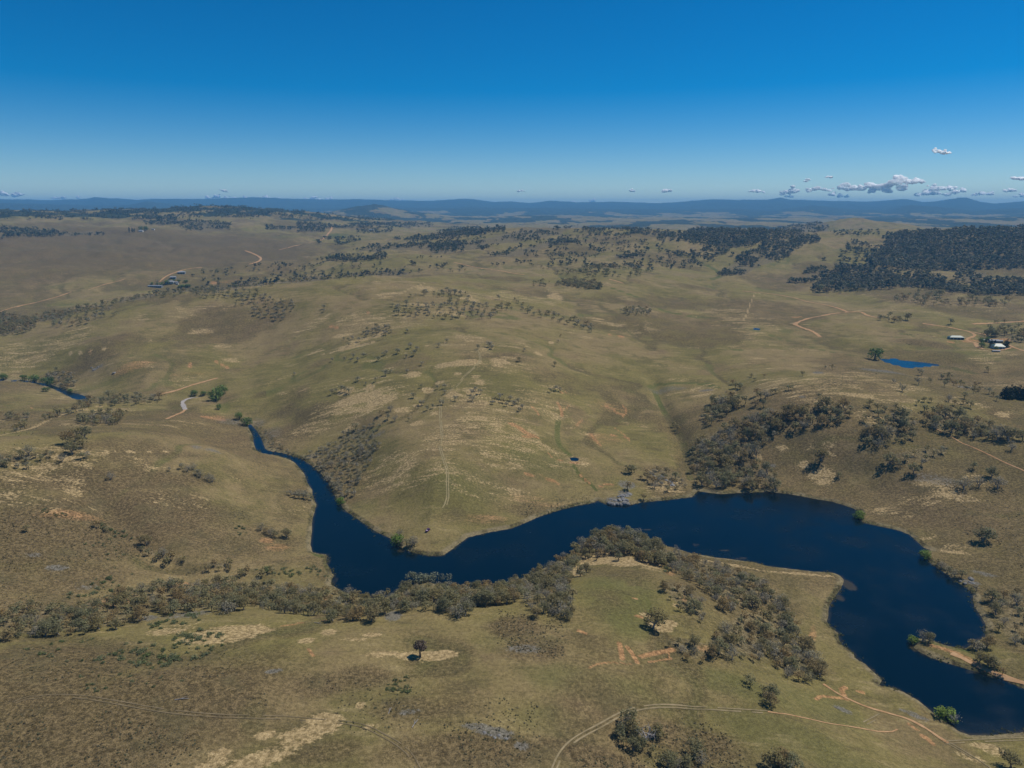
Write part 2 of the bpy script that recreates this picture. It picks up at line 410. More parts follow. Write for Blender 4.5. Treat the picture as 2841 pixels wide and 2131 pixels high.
# bare red and orange earth
for p, w in [([(1418,1176),(1440,1186),(1462,1203),(1488,1212)], 7), ([(1450,1210),(1480,1214)], 3), ([(1545,1115),(1556,1135),(1559,1155)], 3.2), ([(1560,1140),(1580,1125)], 1.5), ([(1472,1125),(1488,1140),(1494,1150)], 2),
             ([(1670,1120),(1700,1135),(1715,1148),(1745,1150)], 2), ([(1725,1122),(1738,1140),(1728,1155)], 2), ([(1640,1205),(1655,1225),(1665,1235)], 3), ([(1600,1180),(1615,1165)], 2), ([(1690,1205),(1720,1212),(1745,1216)], 2), ([(1705,1188),(1730,1205),(1745,1222)], 1.6),
             ([(1458,1315),(1480,1317),(1507,1323),(1530,1333),(1550,1342)], 3.6), ([(1522,1258),(1535,1270),(1560,1278),(1590,1283),(1625,1283),(1650,1288)], 2.2), ([(1605,1315),(1625,1332),(1640,1345)], 2.4), ([(1665,1350),(1682,1344),(1700,1346)], 3.6),
             ([(1690,928),(1710,930),(1730,936)], 3), ([(1718,1784),(1722,1800),(1727,1828)], 5), ([(1741,1797),(1755,1815),(1768,1838)], 5), ([(1778,1822),(1820,1812),(1866,1803)], 6), ([(1800,1837),(1830,1832),(1862,1827)], 3), ([(1635,1852),(1660,1842),(1700,1838),(1750,1843)], 2.2),
             ([(2345,1908),(2335,1915),(2340,1925),(2348,1940)], 5), ([(2264,1940),(2280,1932),(2310,1935),(2340,1938)], 4), ([(2560,2042),(2575,2052),(2588,2064)], 5), ([(2520,2008),(2545,2025)], 3), ([(2395,1922),(2380,1918)], 4),
             ([(597,1003),(612,1010),(632,1020)], 3), ([(530,1006),(524,1022)], 3), ([(236,978),(250,974)], 3), ([(82,1134),(92,1130)], 2), ([(98,1143),(112,1143)], 3), ([(590,785),(600,782)], 3.5), ([(780,1738),(810,1733),(840,1727)], 2.6), ([(890,1722),(905,1721)], 2.5),
             ([(1012,862),(1025,870)], 2), ([(915,905),(935,909)], 4), ([(2200,880),(2235,879)], 3), ([(2695,946),(2740,944),(2790,945)], 9), ([(2630,950),(2690,948)], 5), ([(1758,1660),(1765,1661)], 4), ([(1765,1709),(1780,1712)], 4), ([(1605,1750),(1625,1758)], 4),
             ([(1557,1088),(1570,1090)], 4), ([(2250,2130),(2260,2131)], 1), ([(560,1155),(620,1165)], 4), ([(855,1800),(870,1820)], 3), ([(1855,1825),(1860,1790)], 1)]:
    stroke('red', p, w * 1.35)
for b in [(190,1428,70,16,.44),(770,1520,34,12,.46),(740,1500,20,10,.5),(520,1040,60,8,.35),(370,1015,60,14,.45),(640,780,40,6,.4),(600,1160,30,8,.5),(320,1668,40,14,.5),(500,1620,30,8,.6),(1960,1800,40,14,.4),(2255,1760,10,30,.5),(1900,1660,10,10,.5),(770,1655,20,12,.5),(890,1670,24,16,.5),(1860,1590,14,10,.5),(2020,1660,30,10,.4),(1700,1130,60,16,.35),(1680,1215,60,18,.35),(1500,1390,100,20,.3),(1350,1440,80,18,.3)]:
    blob('red', *b)
stroke('red', [(2580,1790),(2620,1800),(2680,1825),(2725,1855)], 9, 0.8)
# greener ground: soaks, flats, short pasture
for p, w in [([(1550,1165),(1546,1200),(1552,1235),(1580,1262)], 6), ([(1590,1290),(1610,1320),(1640,1345),(1656,1362)], 4), ([(1815,1085),(1835,1130),(1865,1180),(1890,1215),(1905,1270),(1915,1330)], 7), ([(1800,1075),(1850,1065),(1920,1063),(1970,1070)], 6), ([(1960,1065),(1990,1075)], 8),
             ([(1700,800),(1780,830),(1850,865),(1950,880),(2030,888)], 6), ([(1990,966),(2040,970),(2095,978)], 5), ([(2050,905),(2120,925),(2200,950),(2300,975),(2400,990)], 4), ([(2610,1015),(2680,1030),(2700,1035)], 9), ([(1930,720),(2000,760),(1975,775)], 6),
             ([(870,1400),(866,1480),(863,1515)], 4), ([(862,1520),(880,1540),(910,1545)], 7), ([(905,1565),(915,1590)], 7), ([(2300,1590),(2335,1600),(2340,1615),(2320,1650),(2300,1690)], 8), ([(2540,1775),(2600,1785),(2680,1805)], 7), ([(2535,1800),(2600,1835),(2700,1868),(2841,1915)], 5), ([(1000,1440),(1050,1475),(1090,1500)], 4), ([(720,1195),(740,1250),(790,1257),(830,1270)], 4), ([(700,1225),(706,1250)], 4)]:
    stroke('green', p, w * 1.3)
for b in [(1720,1640,120,80,.6),(1750,1720,90,60,.6),(1650,1900,220,60,.55),(2000,1890,200,40,.6),(2280,1960,120,40,.5),(2200,2050,260,60,.45),(1560,2010,140,60,.45),(1430,1780,140,40,.4),(700,1990,40,60,.5),(1500,1280,140,50,.45),(1300,1330,130,60,.45),(1000,1420,60,40,.4),(2500,1240,140,30,.5),(2650,1300,100,60,.35),(2460,1210,60,14,.6),
          (350,800,60,8,.6),(170,790,30,6,.5),(940,650,30,5,.9),(780,655,40,7,.4),(2680,915,30,6,.5),(2700,985,80,14,.5),(2180,920,24,8,.6),(2770,965,40,9,.7),(1100,1000,200,60,.25),(300,1060,120,16,.5),(620,1130,20,16,.6),(640,1590,80,8,.4)]:
    blob('green', *b)
# brown tussock heath
for b in [(100,1480,300,100,.95),(120,1600,240,70,.7),(380,1430,240,90,.85),(300,2000,420,140,1.0),(50,1880,260,110,.95),(150,2110,300,60,1.0),(560,1900,160,60,.6),(250,1330,320,50,.8),(900,1900,160,40,.65),(1000,1880,90,40,.7),(1180,1960,180,40,.65),(1480,1800,100,40,.7),(1420,1740,80,34,.8),(1650,2100,160,40,.85),(1920,2060,140,60,.8),(1300,2080,240,60,.75),(900,2090,120,40,.6),(380,1500,120,60,.6),
          (640,1230,120,30,.55),(350,1240,220,20,.6),(1700,1080,120,30,.5),(1560,1060,120,34,.5),(1500,1420,130,30,.6),(1290,1440,120,26,.45),(250,690,420,60,1.0),(560,690,300,50,1.0),(100,760,300,24,.7),(420,730,300,20,.7),(850,690,160,14,.5),(850,640,80,8,.5),(2050,850,140,30,.6),(2560,950,80,12,.7),(2400,1060,130,16,.55),(1560,690,100,20,.5),(120,1120,160,20,.4),(450,1010,120,24,.45),(1240,1210,60,20,.3),(1800,700,120,20,.35),(2050,1500,10,10,.1),(2740,1110,120,20,.45),(2760,1560,90,80,.5),(60,1700,200,60,.6)]:
    blob('heath', *b)
# grey rock slabs and scree
for b in [(1370,2030,50,14,.9),(1320,2015,40,10,.8),(1400,2045,24,8,.8),(1450,2070,24,14,.7),(1135,1975,30,9,.6),(1455,1800,50,14,.6),(760,1862,24,6,.8),(1090,1708,22,13,1.0),(160,1575,26,10,.7),(95,1540,20,7,.6),(240,1630,30,8,.5),(1700,1390,26,12,.9),(1735,1370,22,10,.8),(1740,1345,26,12,.8),(590,1250,24,5,.6),(545,1240,14,6,.6),(270,1022,16,4,.8),(640,1170,40,10,.5),(700,1180,40,20,.45),(760,1200,30,20,.4),
          (2270,1034,14,3,1),(2450,1030,60,4,.7),(2680,1075,20,3,.9),(2225,1100,10,3,.9),(2600,1330,60,18,.5),(2690,1615,24,6,.9),(2730,1592,30,6,.7),(2340,1970,22,7,.8),(2540,1985,34,8,.7),(1850,1080,60,10,.5),(1960,1082,22,3,.9),(1050,1205,24,6,.6),(1000,1205,40,20,.4),(2140,1290,16,6,.8),(850,1270,50,10,.5),(700,1655,60,14,.4),(410,1715,24,8,.8),(520,1705,60,10,.6),(790,1690,60,10,.4)]:
    blob('rock', *b)

# ------------------------------------------------------------------ where the trees stand: (phrase, kind, crown outline in the picture, spacing m, height range m, share of grey trees)
STANDS = [
 ("in the dense wood of the lower left gully", [(0,1700),(60,1672),(200,1682),(300,1652),(420,1617),(470,1612),(560,1612),(640,1606),(700,1614),(710,1670),(642,1690),(520,1690),(420,1700),(321,1735),(225,1750),(96,1755),(0,1770)], 3.9, (6,9), .10),
 ("in the shore wood left of the pale thicket", [(700,1614),(760,1617),(830,1624),(920,1632),(1000,1642),(1050,1648),(1090,1640),(1110,1625),(1120,1675),(1079,1685),(1031,1712),(951,1708),(915,1698),(816,1690),(774,1692),(710,1672)], 3.9, (6,9.5), .2),
 ("in the shore wood right of the pale thicket", [(1110,1625),(1180,1615),(1250,1612),(1330,1612),(1420,1600),(1440,1655),(1420,1662),(1320,1672),(1272,1700),(1192,1682),(1127,1676)], 4.0, (6,9.5), .3),
 ("in the wood on the peninsula's west shore", [(1420,1600),(1470,1582),(1520,1556),(1590,1516),(1605,1545),(1574,1590),(1593,1640),(1587,1692),(1564,1702),(1468,1682),(1439,1652)], 3.9, (6,9), .35),
 ("in the wood at the peninsula tip", [(1590,1516),(1617,1492),(1645,1472),(1709,1466),(1757,1475),(1808,1500),(1835,1515),(1860,1545),(1830,1556),(1789,1548),(1754,1530),(1700,1528),(1640,1535),(1605,1540)], 3.9, (7,10), .25),
 ("in the wood on the peninsula's east shore", [(1835,1518),(1880,1535),(1950,1556),(2010,1566),(2060,1585),(2120,1605),(2140,1640),(2100,1680),(2040,1685),(1998,1683),(1966,1640),(1934,1612),(1908,1600),(1850,1565)], 3.9, (6,9), .4),
 ("in the shrubby clump on the peninsula slope", [(1830,1610),(1900,1625),(1945,1660),(1950,1690),(1962,1712),(1940,1714),(1905,1698),(1860,1660)], 5.2, (5,8), .25),
 ("in the shrubby wood above the red scrapes", [(1850,1778),(1900,1770),(1960,1785),(2000,1740),(2050,1702),(2110,1690),(2130,1720),(2140,1800),(2110,1828),(1990,1825),(1930,1828),(1870,1805)], 5.2, (5,8.5), .3),
 ("in the wood right of the red scrapes", [(2120,1620),(2175,1655),(2210,1720),(2212,1770),(2255,1790),(2285,1865),(2240,1885),(2190,1872),(2150,1845),(2135,1790)], 4.1, (6,9), .35),
 ("in the hillside wood right of the creek", [(1914,1265),(1930,1222),(2004,1190),(2062,1162),(2130,1145),(2165,1152),(2160,1190),(2130,1215),(2100,1232),(2100,1280),(2130,1300),(2155,1320),(2155,1352),(2080,1350),(2050,1335),(1990,1348),(1938,1338),(1920,1300)], 5.8, (8,11), .25),
 ("in the clump above the dense hillside wood", [(1945,1150),(1980,1112),(2030,1098),(2042,1122),(2010,1150),(1970,1172)], 7, (8,11), .15),
 ("in the upper band of hillside wood", [(2130,1140),(2200,1132),(2260,1128),(2330,1118),(2370,1123),(2368,1140),(2330,1165),(2270,1175),(2210,1185),(2150,1192)], 7, (8,12), .12),
 ("in the middle block of wood on the right hill", [(2385,1220),(2400,1182),(2440,1172),(2480,1150),(2520,1155),(2550,1172),(2550,1208),(2500,1220),(2440,1233),(2390,1224)], 7, (8,12), .12),
 ("in the block of wood above the hillside track", [(2560,1165),(2600,1126),(2650,1145),(2700,1160),(2770,1184),(2841,1200),(2841,1215),(2770,1213),(2700,1213),(2640,1203),(2590,1190)], 7, (8,12), .12),
 ("in the open wood below the middle block", [(2440,1275),(2500,1255),(2560,1240),(2630,1245),(2630,1260),(2580,1278),(2500,1290),(2450,1290)], 8.5, (7,11), .2),
 ("in the thin wood at the right lake edge", [(2745,1660),(2790,1645),(2841,1640),(2841,1800),(2800,1780),(2770,1745),(2750,1700)], 7.0, (5,8), .3),
 ("on the rocky river bank below the spur", [(960,1190),(1010,1182),(1050,1205),(1040,1260),(1030,1290),(990,1340),(985,1378),(955,1385),(930,1360),(890,1295),(850,1262),(880,1245),(930,1232)], 5.2, (3.5,6.5), .9),
 ("on the wooded bank of the narrow river", [(720,1180),(745,1195),(770,1235),(840,1262),(900,1300),(930,1350),(915,1345),(880,1295),(830,1268),(780,1250),(745,1240)], 4.6, (2.5,4.5), .8),
 ("in the low wood on the river spur", [(235,1110),(300,1098),(380,1095),(440,1100),(455,1110),(400,1118),(330,1120),(260,1122),(150,1160),(115,1160),(180,1140)], 7.5, (6,9), .15),
 ("in the clump on the knoll below the river spur", [(220,1158),(260,1140),(300,1135),(345,1148),(325,1172),(260,1174),(225,1168)], 7, (7,10), .05),
 ("in the clump beside the pale ridge track", [(190,1215),(215,1195),(245,1205),(235,1245),(200,1250),(180,1240)], 7, (7,10), .05),
 ("in the ridge row at the left edge", [(0,1272),(60,1256),(140,1252),(150,1266),(60,1278),(0,1285)], 5.5, (6,8), .4),
 ("in the clumps by the left river flat", [(20,1148),(60,1146),(85,1155),(60,1165),(25,1162)], 8, (6,9), .1),
 ("in the clumps on the left river slope", [(40,1185),(65,1175),(75,1185),(45,1195)], 8, (6,9), .1),
 ("in the creek gully on the left slope", [(395,1520),(450,1530),(523,1550),(520,1565),(460,1562),(400,1535)], 5.0, (4,7), .3),
 ("at the lower end of the left creek", [(571,1562),(642,1560),(642,1578),(571,1580)], 5.5, (4,6), .3),
 ("on the shaded river bluff beside the willows", [(130,1040),(160,1022),(200,1045),(210,1065),(170,1078),(150,1065)], 8, (7,10), .5),
 ("in the sparse grove on the spur's left shoulder", [(600,830),(690,815),(760,830),(900,850),(900,885),(780,890),(640,870)], 15, (6,9), .75),
 ("in the sparse grove at the top of the spur", [(1080,840),(1200,800),(1400,830),(1440,880),(1290,885),(1180,880),(1100,870)], 16, (6,9), .75),
 ("in the grove on the spur above the straw patches", [(1000,920),(1050,900),(1085,905),(1070,925),(1020,930)], 8, (6,8), .7),
 ("in the row down the spur's right side", [(1420,828),(1500,860),(1580,880),(1640,905),(1640,920),(1560,895),(1460,868)], 10, (6,9), .6),
 ("in the thicket above the soak on the spur", [(1720,860),(1760,848),(1810,858),(1800,870),(1740,872)], 8, (6,8), .3),
 ("in the stand on the left slope of the spur", [(120,880),(300,850),(330,870),(240,900),(150,905)], 18, (6,9), .5),
 ("below the spur crest at the left", [(500,800),(600,805),(720,810),(700,830),(560,825)], 18, (6,9), .5),
 ("on the boulder outcrop by the far shore", [(1790,1305),(1830,1295),(1900,1330),(1915,1345),(1880,1358),(1830,1355),(1795,1340)], 6.5, (5,8), .25),
 ("along the creek below the homestead", [(2596,1038),(2640,1052),(2700,1075),(2770,1095),(2760,1100),(2690,1082),(2620,1060)], 9, (5,8), .1),
]
FAR = [  # woods too far off to pick trees apart: outline, spacing, heights
 ([(0,905),(120,875),(240,853),(360,826),(550,800),(750,782),(900,766),(1100,750),(1140,756),(900,778),(700,795),(550,812),(350,836),(240,862),(100,895),(0,925)], 11, (5,8.5)),
 ([(520,765),(640,745),(800,730),(900,720),(1000,715),(1300,715),(1400,735),(1300,752),(1100,758),(900,770),(760,785),(600,795)], 38, (6.5,10)),
 ([(980,700),(1040,685),(1100,682),(1250,675),(1350,672),(1340,690),(1200,692),(1050,700)], 14, (8,12)),
 ([(905,722),(1000,712),(1070,708),(1060,716),(920,726)], 12, (8,11)),
 ([(1090,668),(1180,655),(1250,640),(1380,636),(1340,648),(1250,662),(1150,668)], 12, (8,12)),
 ([(1240,640),(1260,630),(1400,634),(1400,642),(1300,645)], 26, (8,12)),
 ([(1180,690),(1300,672),(1420,650),(1600,625),(1640,632),(1560,650),(1440,672),(1320,690),(1200,705)], 17, (8,12)),
 ([(1400,705),(1480,680),(1590,665),(1600,672),(1500,692),(1420,712),(1350,712)], 15, (8,12)),
 ([(1600,640),(1700,632),(1780,636),(1770,655),(1680,652)], 26, (8,12)),
 ([(1720,636),(1780,640),(1900,650),(1960,660),(1880,668),(1780,650)], 15, (9,12)),
 ([(1930,640),(2000,635),(2060,645),(2110,640),(2120,655),(2090,675),(2040,688),(1980,680),(1900,665)], 11, (10,13)),
 ([(2100,642),(2180,645),(2260,655),(2275,668),(2210,690),(2160,720),(2110,738),(2080,755),(2000,768),(1990,755),(2050,720),(2110,690),(2120,665)], 12, (9,13)),
 ([(2467,652),(2560,646),(2680,638),(2841,634),(2900,640),(2900,740),(2700,745),(2600,752),(2500,748),(2430,738),(2400,720),(2430,705),(2465,695)], 10.5, (10,14)),
 ([(2255,808),(2280,790),(2310,770),(2340,745),(2380,738),(2420,752),(2480,760),(2520,768),(2560,760),(2640,790),(2700,812),(2640,812),(2560,796),(2460,796),(2390,808),(2330,806),(2300,812)], 10.5, (9,13)),
 ([(2190,785),(2230,770),(2270,745),(2295,755),(2280,775),(2230,785)], 12, (9,12)),
 ([(2695,805),(2740,785),(2841,775),(2900,775),(2900,818),(2760,820),(2700,820)], 10.5, (9,13)),
 ([(2650,770),(2700,755),(2740,758),(2720,785),(2680,785)], 15, (9,12)),
 ([(2330,690),(2380,672),(2420,690),(2480,700),(2420,740),(2340,745),(2350,715)], 26, (9,12)),
 ([(2220,720),(2280,690),(2300,720),(2260,735)], 28, (8,11)),
 ([(2480,832),(2600,815),(2700,830),(2800,840),(2780,850),(2650,845),(2500,842)], 30, (9,12)),
 ([(2440,880),(2560,885),(2680,895),(2841,905),(2841,915),(2700,905),(2560,895),(2440,888)], 22, (7,11)),
 ([(2760,920),(2800,925),(2841,935),(2841,950),(2790,945),(2750,935)], 13, (9,12)),
 ([(1500,660),(1700,650),(1900,670),(2000,700),(1950,740),(1760,760),(1560,760),(1440,740),(1430,700)], 40, (9,12)),
 ([(1570,740),(1700,735),(1780,745),(1760,765),(1640,770),(1580,765)], 30, (9,12)),
 ([(1700,705),(1790,705),(1780,720),(1710,718)], 16, (9,12)),
 ([(1850,700),(1950,690),(2020,700),(2000,715),(1900,712)], 22, (9,12)),
 ([(1480,790),(1560,780),(1640,800),(1660,800),(1600,790)], 30, (8,11)),
 ([(1555,783),(1600,781),(1660,795),(1670,803),(1600,793)], 8, (8,11)),
 ([(0,625),(70,640),(150,645),(140,655),(40,655),(0,665)], 22, (9,13)),
 ([(0,560),(60,568),(220,585),(420,578),(540,566),(700,572),(760,590),(700,605),(560,600),(440,610),(300,612),(120,608),(0,608)], 24, (9,13)),
 ([(490,620),(560,614),(640,625),(620,642),(540,640)], 17, (9,13)),
 ([(400,612),(480,608),(490,622),(420,625)], 17, (9,13)),
 ([(740,632),(820,628),(820,638),(750,637)], 14, (9,12)),
 ([(825,630),(900,642),(880,645),(830,640)], 14, (9,12)),
 ([(825,619),(870,622),(960,628),(1060,620),(1200,622),(1200,627),(1060,626),(950,634),(830,626)], 17, (10,14)),
 ([(760,575),(860,590),(960,600),(1100,600),(1080,612),(900,610),(760,600)], 34, (9,13)),
 ([(880,670),(960,660),(1000,668),(960,680),(900,680)], 22, (9,12)),
 ([(990,636),(1080,630),(1090,640),(1010,648)], 30, (8,11)),
 ([(0,870),(60,885),(100,905),(40,925),(0,930)], 9, (5,8)),
 ([(150,645),(290,646),(280,655),(160,652)], 20, (8,11)),
 ([(2140,640),(2260,618),(2300,635),(2240,650),(2160,650)], 17, (9,12)),
 ([(2300,640),(2420,640),(2440,652),(2320,655)], 40, (8,11)),
]
SINGLES = [  # (phrase, grey share, [(foot column, foot row, height)])
 ("on the mid-spur between the straw streaks", .9, [(1326,969,7),(1357,963,8),(1365,969,7),(1240,951,6),(1217,964,6),(1140,966,8),(1147,987,8),(1156,971,6),(1127,993,5)]),
 ("in the line on the spur's left flank", .9, [(1103,979,7),(1108,980,6),(1066,987,6),(1072,983,6),(1050,1003,7),(1010,991,7),(992,1003,6),(973,1003,5),(956,1001,6),(980,993,6),(923,1003,6)]),
 ("on the upper left flank of the spur", .9, [(996,948,8),(968,961,6),(980,942,6),(967,947,6),(955,943,5),(1130,922,6),(1086,922,5),(1169,1014,5)]),
 ("among the straw patches of the spur", .95, [(817,1041,5),(991,1059,7),(1015,1068,4),(1042,1059,6),(1069,1043,8),(1082,1036,5),(1130,1035,5),(1169,1077,5),(1214,1080,5),(1235,1078,6),(1235,1093,5)]),
 ("below the straw patches beside the wheel track", .95, [(1148,1105,7),(1227,1123,6),(1169,1125,7),(1185,1139,6),(1201,1133,5),(1262,1113,6),(1310,1112,8),(1307,1096,7),(1334,1094,7),(1320,1086,6)]),
 ("in the arched clump left of the straw patches", .8, [(957,1088,8),(967,1091,7),(922,1094,7),(947,1086,8),(933,1088,5)]),
 ("in the pairs above the rocky river bank", .85, [(1084,1141,8),(1060,1152,7),(1076,1165,7),(1094,1170,8),(1134,1168,4),(1036,1184,5),(1028,1184,4),(1049,1192,6),(1053,1240,6),(1028,1288,6),(992,1330,7),(992,1344,4)]),
 ("in the clump on the spur's stony rise", .9, [(1372,1115,7),(1385,1108,7),(1395,1118,6),(1405,1128,6),(1415,1112,6),(1425,1125,6),(1438,1120,7),(1450,1135,6),(1443,1143,5),(1365,1122,5)]),
 ("alone on the open right side of the spur", .6, [(1539,1017,7),(1442,1004,7),(1550,950,4),(1556,934,4),(1454,975,5),(1529,1089,6),(1540,1085,7),(1556,1089,6)]),
 ("on the grassy slope above the far shore", .2, [(1742,1314,8),(1752,1313,9),(1760,1312,7),(1776,1330,4),(1741,1359,8),(1786,1388,6)]),
 ("in the gully of the creek", .2, [(1868,1186,7),(1878,1193,8),(1884,1198,7)]),
 ("above the hillside wood near the soak", .2, [(2040,1078,9),(2054,1080,9),(2033,1067,7),(2092,1057,5),(2084,1046,5),(2120,1048,5),(2100,1099,10),(2110,1108,9),(2123,1105,10),(2068,1121,10),(2046,1115,9),(2095,1128,9),(2118,1130,9)]),
 ("scattered over the stony hill below the dam", .3, [(2189,1083,7),(2138,1095,7),(2152,1092,6),(2271,1103,6),(2226,1044,7),(2310,1026,7),(2289,1024,5),(2503,1086,10),(2548,1068,9),(2557,1042,9),(2580,1063,7),(2619,1074,8),(2482,1065,5)]),
 ("on the grass right of the upper wood band", .15, [(2434,1141,9),(2455,1142,7),(2482,1140,9),(2437,1158,9),(2564,1143,8),(2395,1170,8),(2543,1123,6),(2564,1116,7),(2583,1117,6),(2410,1130,9)]),
 ("scattered below the creek line at the right", .15, [(2631,1113,9),(2676,1106,8),(2691,1131,9),(2649,1125,7),(2700,1093,8),(2765,1112,7),(2741,1033,8),(2672,1122,5)]),
 ("alone in the paddock above the far lake shore", .2, [(2278,1278,13),(2326,1326,6),(2535,1313,10)]),
 ("in the loose group above the lake bend", .2, [(2675,1358,12),(2716,1352,11),(2768,1356,12),(2750,1326,11),(2698,1304,8),(2805,1250,9)]),
 ("on the sandy spit", .3, [(2545,1782,7),(2560,1780,7.5),(2576,1782,7),(2592,1778,6.5),(2604,1776,5)]),
 ("beside the sand track at the base of the spit", .3, [(2710,1808,7),(2738,1796,8),(2716,1836,7),(2740,1850,8),(2756,1852,7),(2780,1872,5),(2700,1800,6)]),
 ("along the right lake shore above the boulders", .6, [(2612,1578,6),(2628,1588,5),(2650,1600,6),(2668,1602,6),(2600,1566,5),(2640,1596,5),(2708,1642,5)]),
 ("in the bottom clump by the curving track", .12, [(1746,2014,8),(1724,2045,6.5),(1732,2026,6.5),(1730,2071,4.5),(1758,2084,6.5),(1778,2074,6),(1824,2043,6.5),(1762,2050,6),(1752,2032,6)]),
 ("in the group of gums at the bottom edge", .25, [(1927,2098,7.5),(1850,2128,6.5),(1945,2118,5.5),(1905,2126,5.5),(1864,2108,4),(1806,2088,3.5),(1878,2131,5)]),
 ("at the bottom edge right of the gum group", .2, [(2140,2128,8),(2165,2124,8),(2190,2131,7),(2806,2128,8)]),
 ("in the row below the shrubby wood", .1, [(2072,1892,5),(2082,1908,4.5),(2118,1930,5),(2140,1930,6.5),(2138,1958,7),(2126,1944,5.5)]),
 ("in the clump on the left hillside", .95, [(505,1303,6),(520,1309,7),(538,1304,7),(556,1325,7),(575,1334,7),(590,1338,7),(470,1308,4),(545,1318,5)]),
 ("on the left hillside below the ridge track", .6, [(308,1331,7),(80,1303,6),(51,1300,5),(19,1297,7),(231,1276,7),(173,1281,7),(243,1273,6)]),
 ("beside the left creek gully", .2, [(408,1511,8),(273,1466,7),(74,1475,5),(300,1478,5)]),
 ("on the slope left of the lake arm", .5, [(724,1472,7),(752,1486,7),(763,1490,6),(740,1478,5)]),
 ("in the grey thicket west of the river arm", 1.0, [(806,1375,5),(818,1380,6),(830,1384,6),(842,1384,6),(855,1386,6),(864,1388,5),(826,1372,5),(846,1375,5)]),
 ("beside the bright willow on the spur's shore", .7, [(1108,1494,8),(1143,1516,8),(1128,1520,7),(1150,1512,7),(1115,1512,6)]),
 ("on the flat left of the wood at the lake head", .3, [(730,1600,6),(756,1592,5),(688,1592,6),(668,1598,6)]),
 ("standing clear in front of the shore wood", .15, [(1272,1716,9),(1290,1706,8),(1234,1694,9),(1030,1722,9),(924,1722,7),(780,1694,8),(816,1702,6),(870,1692,9),(1487,1712,6),(1575,1716,6),(1125,1695,8),(1085,1688,7),(1340,1680,7),(1375,1676,7),(1570,1600,8),(1610,1598,7.5),(1625,1588,7)]),
]
UNIQUE = [  # trees a caption could name on its own: kind, column, row, height, label, width factor
 ('gum', 1166, 1822, 8.0, "lone dark round gum with a thick trunk on the straw patch", 1.0),
 ('gum', 1811, 1744, 10.5, "solitary bushy gum on a straw patch left of the peninsula wood", 1.1),
 ('gum', 2728, 1500, 11.5, "solitary broad gum on the open slope right of the lake", 1.25),
 ('gum', 796, 1492, 7.5, "solitary rounded dark gum on the slope left of the lake arm", 1.1),
 ('gum', 1717, 1554, 6.5, "small slender gum alone on the straw inside the peninsula tip", 0.9),
 ('dead', 1654, 1554, 8.0, "bare dark forked dead tree on the straw behind the peninsula wood", 1.0),
 ('dead', 1790, 2052, 9.0, "bare silvery dead tree in the clump by the curving track", 1.3),
 ('dead', 2645, 2012, 8.0, "bare grey tree at the water beside the bright green bush", 1.1),
 ('dead', 438, 786, 13.0, "tall thin bare tree standing by the farm track", 0.5),
 ('willow', 10, 1054, 9, "green willow at the left picture edge by the river", 1.2),
 ('willow', 68, 1056, 9, "smaller green willow, leftmost of the row along the river", 1.0),
 ('willow', 96, 1059, 10, "rounded green willow in the middle of the river row", 1.3),
 ('willow', 132, 1070, 12, "largest green willow of the row beside the river pool", 1.35),
 ('willow', 128, 1086, 6, "low green willow in front of the largest one by the river pool", 1.5),
 ('willow', 195, 1088, 5, "small green willow on the rocky far bank of the river pool", 1.1),
 ('willow', 540, 1099, 8, "small green willow left of the big willow clump by the ford", 1.1),
 ('willow', 600, 1112, 15, "big dark green willow standing in the river bend", 1.2),
 ('willow', 616, 1094, 12, "pale green willow behind the big one in the river bend", 1.1),
 ('willow', 566, 1097, 6, "low green willow between the ford and the river bend", 1.2),
 ('willow', 608, 1136, 7, "narrow green willow strip below the river bend", 0.8),
 ('willow', 664, 1164, 9, "upper green willow above the start of the narrow river", 0.9),
 ('willow', 684, 1180, 9, "lower green willow at the start of the narrow river", 1.3),
 ('willow_bright', 945, 1400, 6, "bright yellow-green willow on the bank of the river arm", 1.1),
 ('willow_bright', 1101, 1512, 8, "bright green willow at the water below the spur", 1.15),
 ('willow_bright', 2382, 1437, 6, "bright green bush standing at the water on the far bend", 1.3),
 ('willow_bright', 2566, 1549, 6, "bright green bush on the notch of the right shore", 1.2),
 ('willow_bright', 2622, 2000, 6.5, "bright green round bush at the lower right shore", 1.35),
 ('willow_bright', 2532, 1782, 3.5, "low bright green bush on the tip of the sandy spit", 1.6),
 ('willow', 2427, 998, 17, "large round dark green tree at the end of the blue dam", 1.0),
 ('willow', 505, 797, 7, "wide green tree row below the farmhouse", 2.6),
 ('willow', 522, 797, 8, "dark green domed tree right of the green row below the farmhouse", 1.8),
 ('willow', 543, 806, 7, "flat green tree beyond the crest below the farmhouse", 2.2),
 ('willow', 464, 788, 10, "dark round tree in front of the farmhouse roof", 1.2),
 ('willow', 446, 792, 6, "pale green tree at the end of the long farm shed", 1.3),
 ('pine', 2785, 1104, 13, "leftmost dark pine of the row at the right edge", 1.0),
 ('pine', 2799, 1107, 15, "second dark pine from the left in the row at the right edge", 1.0),
 ('pine', 2813, 1104, 13, "third dark pine from the left in the row at the right edge", 1.0),
 ('pine', 2823, 1105, 14, "fourth dark pine from the left in the row at the right edge", 1.0),
 ('pine', 2840, 1108, 16, "dark pine cut by the right edge of the picture", 1.0),
 ('poplar', 359, 645, 20, "leftmost dark poplar left of the far white house", 1.0),
 ('poplar', 367, 645, 18, "second dark poplar from the left by the far white house", 0.9),
 ('poplar', 370, 645, 16, "third slim poplar from the left by the far white house", 0.8),
 ('poplar', 374, 645, 17, "slim poplar nearest to the far white house", 0.7),
 ('willow', 391, 641, 19, "dark round tree behind the far white house", 0.9),
 ('willow', 405, 641, 20, "dark leaning tree right of the far white house", 0.85),
]
# litter and scrub under the woods
for s_ in STANDS:
    if s_[2] < 9: area('litter', s_[1], 10, 0.6 if s_[4] < .5 else 0.4)
